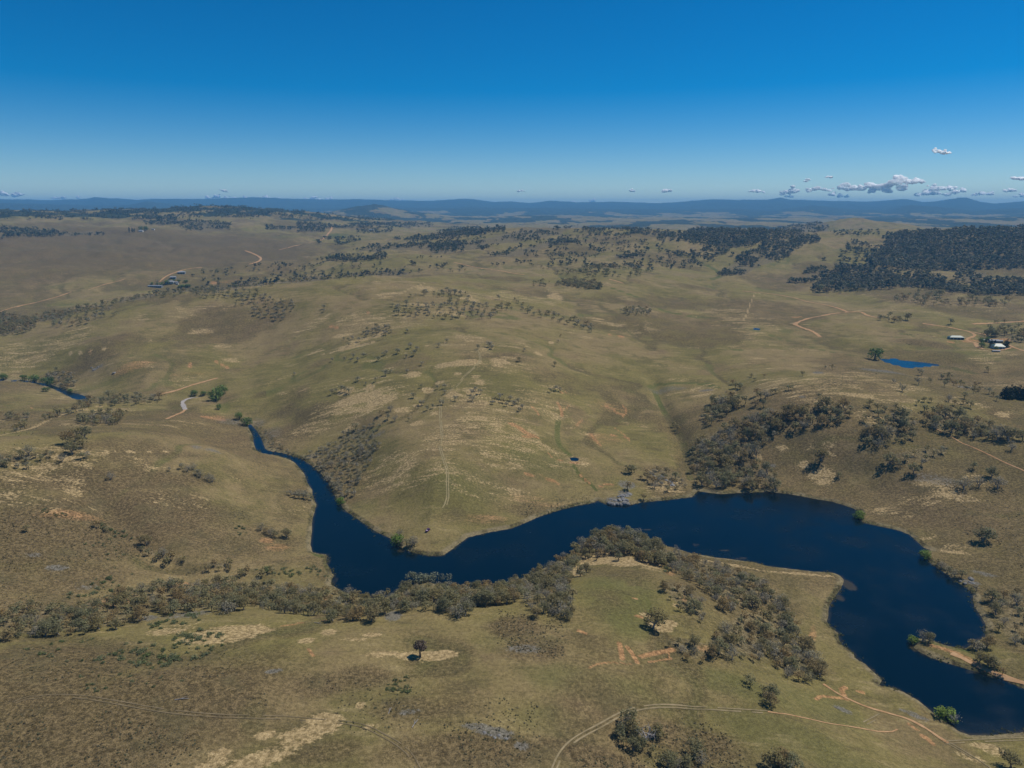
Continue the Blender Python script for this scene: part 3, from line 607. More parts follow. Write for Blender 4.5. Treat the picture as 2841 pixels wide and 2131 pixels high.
# far slopes under forest
for poly, sp, hr in FAR:
    if sp < 21: area('litter', poly, 5, 0.85)
MASK['green'] = np.maximum(MASK['green'], .66 * sstep(.035, .004, dl) * sstep(25, 70, sd_lake) * sstep(5000, 2500, RG))
MASK['heath'] = np.maximum(MASK['heath'], .60 * sstep(.05, .012, dl) * (fbm(X / 120, Y / 120, 3, 404) > .5))
MASK['straw'] = np.maximum(MASK['straw'], .40 * sstep(.10, .16, dl) * sstep(.48, .62, fbm(X / 90, Y / 90, 3, 405)) * sstep(2500, 1200, RG) * sstep(430, 520, RG))
hz = fbm(X / 210, Y / 210, 5, 211, .55)
MASK['heath'] = np.maximum(MASK['heath'], .62 * sstep(.50, .66, hz + .07 * sstep(-.1, -.5, U)))
sz = fbm(X / 60 + Y / 300, Y / 25 - X / 190, 4, 223, .6)
MASK['straw'] = np.maximum(MASK['straw'], .34 * sstep(.62, .74, sz) * sstep(420, 520, RG) * sstep(4000, 1500, RG))
frz = fbm(X / 420, Y / 900, 5, 101, 0.6)
ff = sstep(0.50, 0.56, frz + 0.10 * sstep(7000, 12500, RG)) * sstep(4600, 6200, RG)
left_hill = sstep(3700, 4300, RG) * sstep(-0.08, -0.2, U) * sstep(0.40, 0.5, fbm(X / 160, Y / 260, 4, 131))
ff = np.maximum(ff, left_hill * sstep(9000, 7000, RG))
ff = np.maximum(ff, sstep(11800, 13200, RG + 900 * (fbm(X / 900, Y / 900, 3, 77) - .5)))
ff = np.maximum(ff, sstep(150, 190, h) * sstep(8000, 9500, RG) * (fbm(X / 300, Y / 300, 3, 7) > 0.38))
MASK['forest'] = np.maximum(MASK['forest'], ff)
MASK['shore'] = sstep(6.0, 0.6, sd_lake) * (sd_lake > -3)

# ------------------------------------------------------------------ materials
def new_mat(name):
    m = bpy.data.materials.new(name); m.use_nodes = True
    return m, m.node_tree.nodes, m.node_tree.links, m.node_tree.nodes["Principled BSDF"]

class NB:
    def __init__(s, nt): s.nt = nt
    def n(s, t, **kw):
        x = s.nt.nodes.new(t)
        for k, v in kw.items(): setattr(x, k, v)
        return x
    def put(s, sock, v):
        if hasattr(v, 'is_output'): s.nt.links.new(v, sock)
        elif v is not None: sock.default_value = v
    def noise(s, vec, scale, detail=4, rough=0.55, dim='3D'):
        x = s.n("ShaderNodeTexNoise"); x.noise_dimensions = dim
        s.put(x.inputs['Vector'], vec); x.inputs['Scale'].default_value = scale
        x.inputs['Detail'].default_value = detail; x.inputs['Roughness'].default_value = rough
        return x.outputs[0]
    def math(s, op, a, b=None, c=None, clamp=False):
        x = s.n("ShaderNodeMath", operation=op); x.use_clamp = clamp
        s.put(x.inputs[0], a); s.put(x.inputs[1], b)
        if c is not None: s.put(x.inputs[2], c)
        return x.outputs[0]
    def ramp(s, v, a, b):
        x = s.n("ShaderNodeMapRange", interpolation_type='SMOOTHSTEP')
        s.put(x.inputs[0], v); x.inputs[1].default_value = a; x.inputs[2].default_value = b
        return x.outputs[0]
    def mix(s, f, a, b, mode='MIX'):
        x = s.n("ShaderNodeMix", data_type='RGBA', blend_type=mode)
        s.put(x.inputs[0], f); s.put(x.inputs[6], a); s.put(x.inputs[7], b)
        return x.outputs[2]
    def attr(s, name):
        return s.n("ShaderNodeAttribute", attribute_name=name).outputs['Fac']

def rgb(r, g, b): return (r, g, b, 1.0)

def ground_material():
    m, N, L, P = new_mat("pasture_ground")
    b = NB(m.node_tree)
    pos = b.n("ShaderNodeNewGeometry").outputs['Position']
    n1 = b.noise(pos, 0.006, 5, 0.6)
    n2 = b.noise(pos, 0.045, 5, 0.65)
    n3 = b.noise(pos, 0.6, 6, 0.72)
    n4 = b.noise(pos, 2.6, 4, 0.7)
    st = b.n("ShaderNodeMapping"); st.inputs['Scale'].default_value = (0.035, 0.16, 0.1); st.inputs['Rotation'].default_value = (0, 0, R(14)); b.put(st.inputs[0], pos)
    n5 = b.noise(st.outputs[0], 1.0, 5, 0.7)
    n6 = b.noise(pos, 0.014, 6, 0.62)
    c = b.mix(b.ramp(n1, .40, .60), rgb(.172, .146, .058), rgb(.212, .162, .084))
    c = b.mix(b.math('MULTIPLY', b.ramp(n6, .50, .64), .8), c, rgb(.132, .116, .046))
    c = b.mix(b.math('MULTIPLY', b.ramp(n6, .46, .34), .7), c, rgb(.172, .126, .072))
    c = b.mix(b.math('MULTIPLY', b.ramp(n2, .50, .70), .7), c, rgb(.114, .098, .042))
    c = b.mix(b.math('MULTIPLY', b.ramp(n5, .54, .70), .75), c, rgb(.262, .208, .108))
    c = b.mix(b.math('MULTIPLY', b.ramp(n5, .46, .32), .6), c, rgb(.104, .085, .044))
    def lay(c, name, col, sharp=.22, grain=n3, g=.8, top=1.0):
        a = b.attr(name)
        v = b.math('ADD', a, b.math('MULTIPLY', b.math('SUBTRACT', grain, .5), g))
        f = b.ramp(v, .5 - sharp, .5 + sharp)
        f = b.math('MULTIPLY', f, b.ramp(a, .0, .35))
        f = b.math('MULTIPLY', f, top)
        return b.mix(f, c, col)
    streak = b.math('ADD', b.math('MULTIPLY', n5, .6), b.math('MULTIPLY', n3, .4))
    c = lay(c, 'green', b.mix(b.ramp(n2, .35, .65), rgb(.086, .098, .032), rgb(.122, .116, .046)), .35, n2, .6, .92)
    hc = b.mix(b.ramp(b.math('ADD', b.math('MULTIPLY', n3, .55), b.math('MULTIPLY', n4, .45)), .40, .60), rgb(.052, .039, .022), rgb(.158, .116, .064))
    hc = b.mix(b.math('MULTIPLY', b.ramp(n2, .5, .68), .7), hc, rgb(.112, .092, .050))
    c = lay(c, 'heath', hc, .34, n2, .9, .85)
    c = lay(c, 'litter', b.mix(b.ramp(n3, .38, .62), rgb(.075, .062, .040), rgb(.19, .155, .096)), .35, n3, .6, .85)
    c = lay(c, 'straw', b.mix(b.ramp(n3, .35, .65), rgb(.245, .180, .092), rgb(.40, .302, .172)), .16, streak, 3.0, .85)
    c = lay(c, 'red', b.mix(b.ramp(n3, .35, .65), rgb(.25, .135, .068), rgb(.42, .238, .122)), .36, streak, 2.0, .78)
    c = lay(c, 'rock', b.mix(b.ramp(n4, .35, .65), rgb(.080, .076, .070), rgb(.19, .182, .168)), .16, n3, 2.2, .8)
    fc = b.mix(b.ramp(b.noise(pos, .02, 4, .7), .4, .65), rgb(.024, .031, .022), rgb(.050, .054, .034))
    c = lay(c, 'forest', fc, .12, b.noise(pos, .011, 6, .75), .9)
    c = lay(c, 'shore', b.mix(b.ramp(n2, .42, .58), b.mix(b.ramp(n3, .4, .6), rgb(.050, .040, .024), rgb(.11, .10, .045)), rgb(.20, .165, .10)), .3, n2, 1.1)
    # fine tussock grain
    v = b.math('MULTIPLY_ADD', b.ramp(n3, .28, .72), .6, .70)
    v = b.math('MULTIPLY', v, b.math('MULTIPLY_ADD', b.ramp(n4, .32, .68), .6, .70))
    g = b.n("ShaderNodeCombineColor"); b.put(g.inputs[0], v); b.put(g.inputs[1], v); b.put(g.inputs[2], v)
    c = b.mix(1.0, c, g.outputs[0], 'MULTIPLY')
    c = b.mix(1.0, c, rgb(1.0, .975, .88), 'MULTIPLY')
    b.put(P.inputs['Base Color'], c)
    P.inputs['Roughness'].default_value = 1.0
    P.inputs['Specular IOR Level'].default_value = 0.05
    bp = b.n("ShaderNodeBump"); bp.inputs['Strength'].default_value = 0.7; bp.inputs['Distance'].default_value = 0.34
    b.put(bp.inputs['Height'], b.math('ADD', n3, b.math('MULTIPLY', n4, .35)))
    b.put(P.inputs['Normal'], bp.outputs[0])
    return m

def water_material():
    m, N, L, P = new_mat("lake_water")
    b = NB(m.node_tree)
    pos = b.n("ShaderNodeNewGeometry").outputs['Position']
    sh = b.attr('shallow')
    nz = b.noise(pos, .18, 5, .65)
    f = b.ramp(b.math('ADD', sh, b.math('MULTIPLY', b.math('SUBTRACT', nz, .5), .9)), .35, .85)
    f = b.math('MULTIPLY', f, b.ramp(sh, .02, .2))
    c = b.mix(f, rgb(.0003, .0052, .0092), rgb(.045, .036, .017))
    b.put(P.inputs['Base Color'], c)
    P.inputs['IOR'].default_value = 1.333
    mp = b.n("ShaderNodeMapping"); mp.inputs['Scale'].default_value = (.8, 1.3, 1); mp.inputs['Rotation'].default_value = (0, 0, R(25)); b.put(mp.inputs[0], pos)
    rip = b.noise(mp.outputs[0], .9, 4, .6)
    big = b.noise(pos, .012, 4, .6)
    b.put(P.inputs['Roughness'], b.math('MULTIPLY_ADD', b.ramp(b.noise(pos, .022, 5, .6), .38, .62), .22, .06))
    bp = b.n("ShaderNodeBump"); bp.inputs['Distance'].default_value = .12
    b.put(bp.inputs['Strength'], b.math('MULTIPLY_ADD', b.ramp(big, .35, .65), .35, .25))
    b.put(bp.inputs['Height'], rip); b.put(P.inputs['Normal'], bp.outputs[0])
    return m

def road_material(name, a, c2, soft=False):
    m, N, L, P = new_mat(name)
    b = NB(m.node_tree)
    pos = b.n("ShaderNodeNewGeometry").outputs['Position']
    b.put(P.inputs['Base Color'], b.mix(b.ramp(b.noise(pos, .25, 5, .7), .35, .65), a, c2))
    P.inputs['Roughness'].default_value = 1.0
    P.inputs['Specular IOR Level'].default_value = 0.05
    return m

def leaf_material(name, cols, light=0.25):
    """cols: three leaf colours; each tree takes its own, with clump-to-clump change"""
    m, N, L, P = new_mat(name)
    b = NB(m.node_tree)
    oi = b.n("ShaderNodeObjectInfo").outputs['Random']
    tv = b.attr('tint')
    f = b.math('FRACT', b.math('ADD', oi, b.math('MULTIPLY', tv, 7.31)))
    c = b.mix(b.ramp(f, .0, .5), cols[0], cols[1])
    c = b.mix(b.ramp(f, .5, 1.), c, cols[2])
    lv = b.attr('leafvar')
    v = b.math('MULTIPLY_ADD', lv, .9, .55)
    g = b.n("ShaderNodeCombineColor"); [b.put(g.inputs[i], v) for i in range(3)]
    c = b.mix(1., c, g.outputs[0], 'MULTIPLY')
    b.put(P.inputs['Base Color'], c)
    P.inputs['Roughness'].default_value = .7
    P.inputs['Specular IOR Level'].default_value = .2
    tr = b.n("ShaderNodeBsdfTranslucent"); b.put(tr.inputs[0], c)
    mx = b.n("ShaderNodeMixShader"); mx.inputs[0].default_value = light
    L.new(P.outputs[0], mx.inputs[1]); L.new(tr.outputs[0], mx.inputs[2])
    L.new(mx.outputs[0], N["Material Output"].inputs[0])
    return m

def plain_material(name, a, c2, scale=.8, rough=.8, metal=0.0):
    m, N, L, P = new_mat(name)
    b = NB(m.node_tree)
    tc = b.n("ShaderNodeTexCoord").outputs['Object']
    b.put(P.inputs['Base Color'], b.mix(b.ramp(b.noise(tc, scale, 5, .65), .35, .65), a, c2))
    P.inputs['Roughness'].default_value = rough
    P.inputs['Metallic'].default_value = metal
    return m

M_GROUND = ground_material()
M_WATER = water_material()
M_ROAD = road_material("dirt_road_earth", rgb(.33, .190, .092), rgb(.45, .282, .150))
M_RUT = road_material("wheel_rut_earth", rgb(.19, .155, .085), rgb(.30, .235, .135))
M_GRAVEL = road_material("grey_gravel", rgb(.30, .27, .25), rgb(.40, .36, .33))
M_BARK = plain_material("gum_bark", rgb(.13, .115, .10), rgb(.30, .275, .25), 4)
M_BARK_D = plain_material("dark_bark", rgb(.035, .028, .024), rgb(.08, .066, .058), 4)
M_DEAD = plain_material("weathered_wood", rgb(.20, .185, .18), rgb(.36, .34, .33), 4)
M_GUM = leaf_material("gum_leaves", [rgb(.262, .215, .090), rgb(.220, .210, .106), rgb(.300, .215, .092)], .45)
M_FOREST = leaf_material("forest_leaves", [rgb(.105, .100, .052), rgb(.090, .096, .056), rgb(.125, .104, .056)], .3)
M_LONE = leaf_material("dry_brown_leaves", [rgb(.12, .088, .062), rgb(.13, .09, .066), rgb(.11, .085, .06)], .3)
M_GREY = leaf_material("grey_gum_leaves", [rgb(.255, .232, .148), rgb(.285, .252, .178), rgb(.225, .212, .122)], .4)
M_WILLOW = leaf_material("willow_leaves", [rgb(.105, .165, .036), rgb(.130, .190, .044), rgb(.085, .140, .036)], .35)
M_BRIGHT = leaf_material("young_willow_leaves", [rgb(.15, .22, .028), rgb(.125, .20, .03), rgb(.17, .23, .035)], .3)
M_PINE = leaf_material("pine_needles", [rgb(.024, .036, .019), rgb(.030, .043, .022), rgb(.020, .030, .017)], .1)
M_SHRUB = leaf_material("shrub_leaves", [rgb(.105, .130, .040), rgb(.150, .165, .078), rgb(.078, .100, .034)], .25)
M_ROCK = plain_material("granite", rgb(.095, .09, .085), rgb(.24, .23, .215), 1.5, .9)

# ------------------------------------------------------------------ mesh builders
def grid_mesh(name, V, faces4, mat, smooth=True):
    me = bpy.data.meshes.new(name)
    nv, nf = len(V), len(faces4)
    me.vertices.add(nv); me.vertices.foreach_set("co", V.astype(np.float32).ravel())
    k = faces4.shape[1]
    me.loops.add(nf * k); me.loops.foreach_set("vertex_index", faces4.astype(np.int32).ravel())
    me.polygons.add(nf); me.polygons.foreach_set("loop_start", np.arange(0, nf * k, k, dtype=np.int32))
    me.polygons.foreach_set("use_smooth", np.full(nf, smooth))
    me.materials.append(mat)
    me.update(calc_edges=True)
    return me

def vattr(me, name, data):
    a = me.attributes.new(name, 'FLOAT', 'POINT')
    a.data.foreach_set("value", np.asarray(data, np.float32).ravel())

def link(name, data, parent=None, loc=None, **props):
    o = bpy.data.objects.new(name, data)
    COL.objects.link(o)
    if parent is not None: o.parent = parent
    if loc is not None: o.location = loc
    for k, v in props.items(): o[k] = v
    return o

# terrain sheet
nr = len(RR)
idx = np.arange(nr * N_AZ).reshape(nr, N_AZ)
quads = np.stack([idx[:-1, :-1], idx[1:, :-1], idx[1:, 1:], idx[:-1, 1:]], -1).reshape(-1, 4)[:, ::-1]
me = grid_mesh("terrain", np.stack([X, Y, h], -1).reshape(-1, 3), quads, M_GROUND)
for k in MASK: vattr(me, k, MASK[k])
link("terrain", me, kind='structure', label="rolling dry olive and straw pasture reaching to blue ranges")

# lake sheet: cells around the outline
def water_sheet(name, P, z, label, grow, cell, shallow_at=(), edge=(0., 4.)):
    x0, y0 = P.min(0) - grow; x1, y1 = P.max(0) + grow
    nx, ny = int((x1 - x0) / cell) + 2, int((y1 - y0) / cell) + 2
    gx, gy = np.meshgrid(x0 + np.arange(nx) * cell, y0 + np.arange(ny) * cell)
    d = poly_sd(P, gx, gy)
    near = d < grow
    i = np.arange(nx * ny).reshape(ny, nx)
    q = np.stack([i[:-1, :-1], i[:-1, 1:], i[1:, 1:], i[1:, :-1]], -1).reshape(-1, 4)
    keep = near.ravel()[q].any(1)
    q = q[keep]
    used = np.unique(q); remap = np.full(nx * ny, -1); remap[used] = np.arange(len(used))
    V = np.stack([gx.ravel()[used], gy.ravel()[used], np.full(len(used), z)], 1)
    me = grid_mesh(name, V, remap[q], M_WATER, False)
    s = 0.62 * sstep(edge[1], edge[0], -d)
    for (px, py, rx, ry, amp) in shallow_at:
        cx, cy = on_plane(px, py, z)
        a = on_plane(px + rx, py, z)[0] - cx
        bq = abs(on_plane(px, py - ry, z)[1] - on_plane(px, py + ry, z)[1]) / 2
        s = np.maximum(s, amp * sstep(1.3, .3, np.hypot((gx - cx) / a, (gy - cy) / bq)))
    vattr(me, 'shallow', s.ravel()[used])
    return link(name, me, kind='structure', label=label)
water_sheet("lake", LAKE, 0.0, "dark blue winding lake with a river arm", 5.0, 2.6,
   [(2352,1622,26,22,1.0),(2330,1660,22,14,.75),(1830,1507,22,10,.8),(1930,1512,14,8,.75),(2010,1527,26,5,.75),(1795,1470,20,4,.75),(2060,1548,22,4,.7),(2480,1905,16,4,.75),(2535,1800,12,14,.8),(930,1610,10,16,.7),(910,1560,8,14,.7),(1110,1528,16,8,.7),(1260,1578,60,4,.5),(2390,1440,8,8,.7),(2540,1490,14,18,.6),(2315,1405,18,4,.5),(2690,1870,40,5,.6)])
water_sheet("river", POOL, 0.0, "narrow blue river pool at the left below the willows", 4.0, 2.6)
for nm, (Pw, z) in POND_W.items():
    lab = {'dam': "bright blue farm dam below the round dark tree", 'small_dam': "tiny dark farm dam in the green gully", 'far_dam': "faint far farm dam in the creek flat"}[nm]
    water_sheet("dam", Pw, z, lab, 2.0, 1.0 if nm != 'dam' else 2.5, edge=(0., 1.5))

# roads and tracks
def ribbon(name, px, width, mat, label, ruts=False, fade=0.15):
    P = smooth_line(px, 10)
    w = ray(P[:, 0], P[:, 1]); w = w[~np.isnan(w[:, 0])]
    # even spacing
    seg = np.hypot(*np.diff(w[:, :2], axis=0).T); s = np.r_[0, np.cumsum(seg)]
    n = int(np.clip(s[-1] / 2.2, 8, 420)); t = np.linspace(0, s[-1], n)
    x, y = np.interp(t, s, w[:, 0]), np.interp(t, s, w[:, 1])
    k = np.ones(7) / 7
    if n > 20:
        x[3:-3] = np.convolve(x, k, 'valid'); y[3:-3] = np.convolve(y, k, 'valid')
    tx, ty = np.gradient(x), np.gradient(y); ln = np.hypot(tx, ty) + 1e-9
    nx_, ny_ = -ty / ln, tx / ln
    V, Q = [], []
    for off, half in ([(-.75, width / 2), (.75, width / 2)] if ruts else [(0, width / 2)]):
        jit = half * (1 + 1.1 * (fbm(t / 6, t * 0 + off, 3, 5) - .5))
        cols_ = []
        for f in (-1, 0, 1):
            xx, yy = x + nx_ * (off + f * jit), y + ny_ * (off + f * jit)
            zz = height(xx, yy) + .10 + np.hypot(xx, yy) * 2.2e-4
            cols_.append(np.stack([xx, yy, zz], 1))
        base = sum(len(v) for v in V)
        V += [np.concatenate(cols_)]
        for f in (0, 1):
            a = base + f * n + np.arange(n - 1)
            q_ = np.stack([a, a + n, a + n + 1, a + 1], 1)[:, ::-1]
            if ruts: q_ = q_[(fbm(t[:-1] / 9, t[:-1] * 0 + off * 3, 3, 15) > .34)]
            Q.append(q_)
    me = grid_mesh(name, np.concatenate(V), np.concatenate(Q), mat)
    return link(name, me, kind='structure', label=label)

ROADS = [
 ([(-30,876),(0,866),(25,857),(60,848),(90,842),(130,832),(165,822),(198,810)], 2.8, "orange dirt road at the left edge beyond the spur"),
 ([(245,805),(290,790),(330,780),(348,774)], 2.4, "orange dirt road climbing toward the farm"),
 ([(443,782),(460,768),(485,757),(520,747),(560,742)], 5.0, "curved dirt driveway behind the farm"),
 ([(680,696),(700,703),(718,712),(724,719),(718,725),(706,730),(690,734)], 7.0, "hooked dirt road on the brown plain"),
 ([(922,630),(918,640),(912,647),(903,657),(887,669)], 9.0, "pale dirt road between the plantations"),
 ([(887,669),(838,678),(774,694)], 4.0, "faint dirt road crossing the plain"),
 ([(2060,808),(2130,815),(2194,825),(2243,838),(2291,847),(2323,855),(2352,866)], 4.5, "straight dirt road coming down to the fork"),
 ([(2275,935),(2268,929),(2252,919),(2226,910),(2208,902),(2208,897),(2243,884),(2284,876),(2310,871),(2352,867),(2387,866),(2403,874),(2419,879),(2445,883)], 5.5, "bright S-shaped dirt road with a fork on the right plain"),
 ([(2560,898),(2600,904),(2629,908),(2654,913),(2683,919),(2710,924),(2740,930)], 4.5, "dirt road passing above the homestead"),
 ([(2683,919),(2698,925),(2706,930),(2701,934),(2690,938),(2681,942),(2683,946),(2698,950),(2709,952),(2707,958),(2714,964),(2731,969),(2752,971),(2774,972),(2795,968),(2807,965)], 4.5, "curving driveway looping round the homestead garden"),
 ([(2795,956),(2812,964),(2841,974),(2900,990)], 4.0, "dirt road leaving the homestead to the right"),
 ([(2699,899),(2760,897),(2841,892),(2900,890)], 6.0, "pale dirt road at the right edge above the homestead"),
 ([(1259,728),(1329,744),(1378,750),(1420,758),(1455,763)], 4.0, "faint dirt track through the scattered trees"),
 ([(1690,775),(1712,781),(1730,787)], 4.0, "short pale track beside the scattered trees"),
 ([(443,1094),(482,1086),(530,1070),(578,1056),(604,1049)], 3.6, "reddish track climbing from the river ford"),
 ([(514,1137),(505,1145),(494,1149),(480,1155),(462,1163)], 3.4, "red dirt end of the gravel road above the river"),
 ([(2590,1186),(2631,1208),(2667,1228),(2725,1253),(2780,1280),(2860,1315)], 1.4, "straight reddish track crossing the right hillside"),
 ([(2640,1812),(2690,1836),(2725,1855),(2773,1873),(2841,1897),(2950,1930)], 3.2, "sandy track running along the spit"),
 ([(2284,1898),(2323,1924),(2352,1942),(2403,1959),(2448,1979),(2484,1981),(2532,1998),(2564,2017),(2596,2040),(2631,2062)], 1.5, "red earth track along the lower right shore"),
 ([(2130,1975),(2194,1985),(2259,1998),(2323,2013),(2374,2017),(2419,2028),(2464,2033),(2490,2024)], .8, "worn track ending in a hook at the lower right"),
]
ribbon("wheel_track", [(1530,2160),(1539,2129),(1552,2094),(1574,2068),(1613,2039),(1661,2017),(1709,1988),(1741,1973),(1789,1962),(1844,1958),(1934,1964),(2030,1970),(2130,1976)], .62, M_RUT, "curving worn track at the bottom centre", ruts=True)
for px, w_, lab in ROADS:
    ribbon("dirt_road", px, w_, M_ROAD, lab)
ribbon("gravel_road", [(548,1103),(535,1104),(520,1107),(508,1113),(506,1119),(510,1128),(514,1137)], 5.0, M_GRAVEL, "grey gravel bend of the road above the river")
TRACKS = [
 ([(1320,970),(1326,977),(1333,999),(1317,1019),(1288,1044),(1278,1060),(1256,1080),(1230,1096)], "wheel track winding up the spur past the straw streaks"),
 ([(1224,1104),(1222,1141),(1224,1189),(1227,1208),(1220,1234),(1227,1263),(1236,1291),(1243,1314),(1240,1349),(1244,1372),(1240,1394),(1230,1411)], "double wheel track running down the spur to the lake"),
 ([(40,1950),(80,1936),(138,1930),(225,1933),(289,1944),(369,1957),(449,1972),(578,1985),(710,1990),(806,1992),(903,2001),(992,2007),(1031,2023),(1063,2042),(1086,2057),(1114,2065),(1134,2081),(1147,2107),(1159,2129),(1175,2165)], "double wheel track across the near heath at lower left"),
 ([(2631,2062),(2676,2088),(2741,2130),(2780,2160)], "wheel track leaving at the lower right edge"),
 ([(2620,2062),(2644,2059),(2741,2054),(2841,2051),(2950,2046)], "double wheel track along the near shore to the right edge"),
 ([(2400,2007),(2420,1997),(2445,1983)], "short wheel track joining the red earth track"),
]
M_RUTD = road_material("heath_rut_earth", rgb(.14, .110, .062), rgb(.215, .165, .095))
M_RUTL = road_material("pale_rut_grass", rgb(.245, .205, .105), rgb(.32, .26, .14))
for px, lab in TRACKS:
    spur = 'spur' in lab; hth = 'heath' in lab
    ribbon("wheel_track", px, .75 if spur else (.42 if hth else .5), M_RUTL if spur else (M_RUTD if hth else M_RUT), lab, ruts=True)

# ------------------------------------------------------------------ plants
def tube(path, rad, sides=5):
    path = np.asarray(path, float); n = len(path)
    V, Q = [], []
    for i, p in enumerate(path):
        t = path[min(i + 1, n - 1)] - path[max(i - 1, 0)]; t /= np.linalg.norm(t) + 1e-9
        a = np.cross(t, [0.31, 0.87, 0.1]); a /= np.linalg.norm(a) + 1e-9; b_ = np.cross(t, a)
        for k in range(sides):
            an = 2 * math.pi * k / sides
            V.append(p + rad[i] * (math.cos(an) * a + math.sin(an) * b_))
    for i in range(n - 1):
        for k in range(sides):
            k2 = (k + 1) % sides
            Q.append((i * sides + k, i * sides + k2, (i + 1) * sides + k2, (i + 1) * sides + k))
    return np.array(V), np.array(Q)

def join(parts):
    V, Q, o = [], [], 0
    for v, q in parts:
        V.append(v); Q.append(q + o); o += len(v)
    return np.concatenate(V), np.concatenate(Q)

def leaves(rng, centres, radii, n, size, flat=.75, shell=.55, up=.35):
    """n small leaf sprays spread over the shells of clumps; returns verts, quads, per-vertex brightness"""
    k = rng.choice(len(centres), n, p=radii ** 2 / (radii ** 2).sum())
    d = rng.normal(size=(n, 3)); d /= np.linalg.norm(d, axis=1)[:, None]
    rr = shell + (1.05 - shell) * rng.random(n) ** .6
    c = centres[k] + d * (radii[k] * rr)[:, None] * np.array([1, 1, flat])
    nrm = d * .6 + rng.normal(size=(n, 3)) * .5 + np.array([0, 0, up + .35]); nrm /= np.linalg.norm(nrm, axis=1)[:, None]
    a = np.cross(nrm, rng.normal(size=(n, 3))); a /= np.linalg.norm(a, axis=1)[:, None]
    b_ = np.cross(nrm, a)
    s = size * (.6 + .8 * rng.random(n))
    asp = .55 + .5 * rng.random(n)
    q = []
    for sx, sy in ((-1, -.6), (.7, -1), (1, .6), (-.6, 1)):
        q.append(c + a * (s * sx)[:, None] + b_ * (s * asp * sy)[:, None] + nrm * (s * rng.normal(size=n) * .22)[:, None])
    V = np.stack(q, 1).reshape(-1, 3)
    Q = np.arange(n * 4).reshape(-1, 4)
    cl = rng.random(len(centres))[k] * .6 + rng.random(n) * .4
    return V, Q, np.repeat(cl, 4)

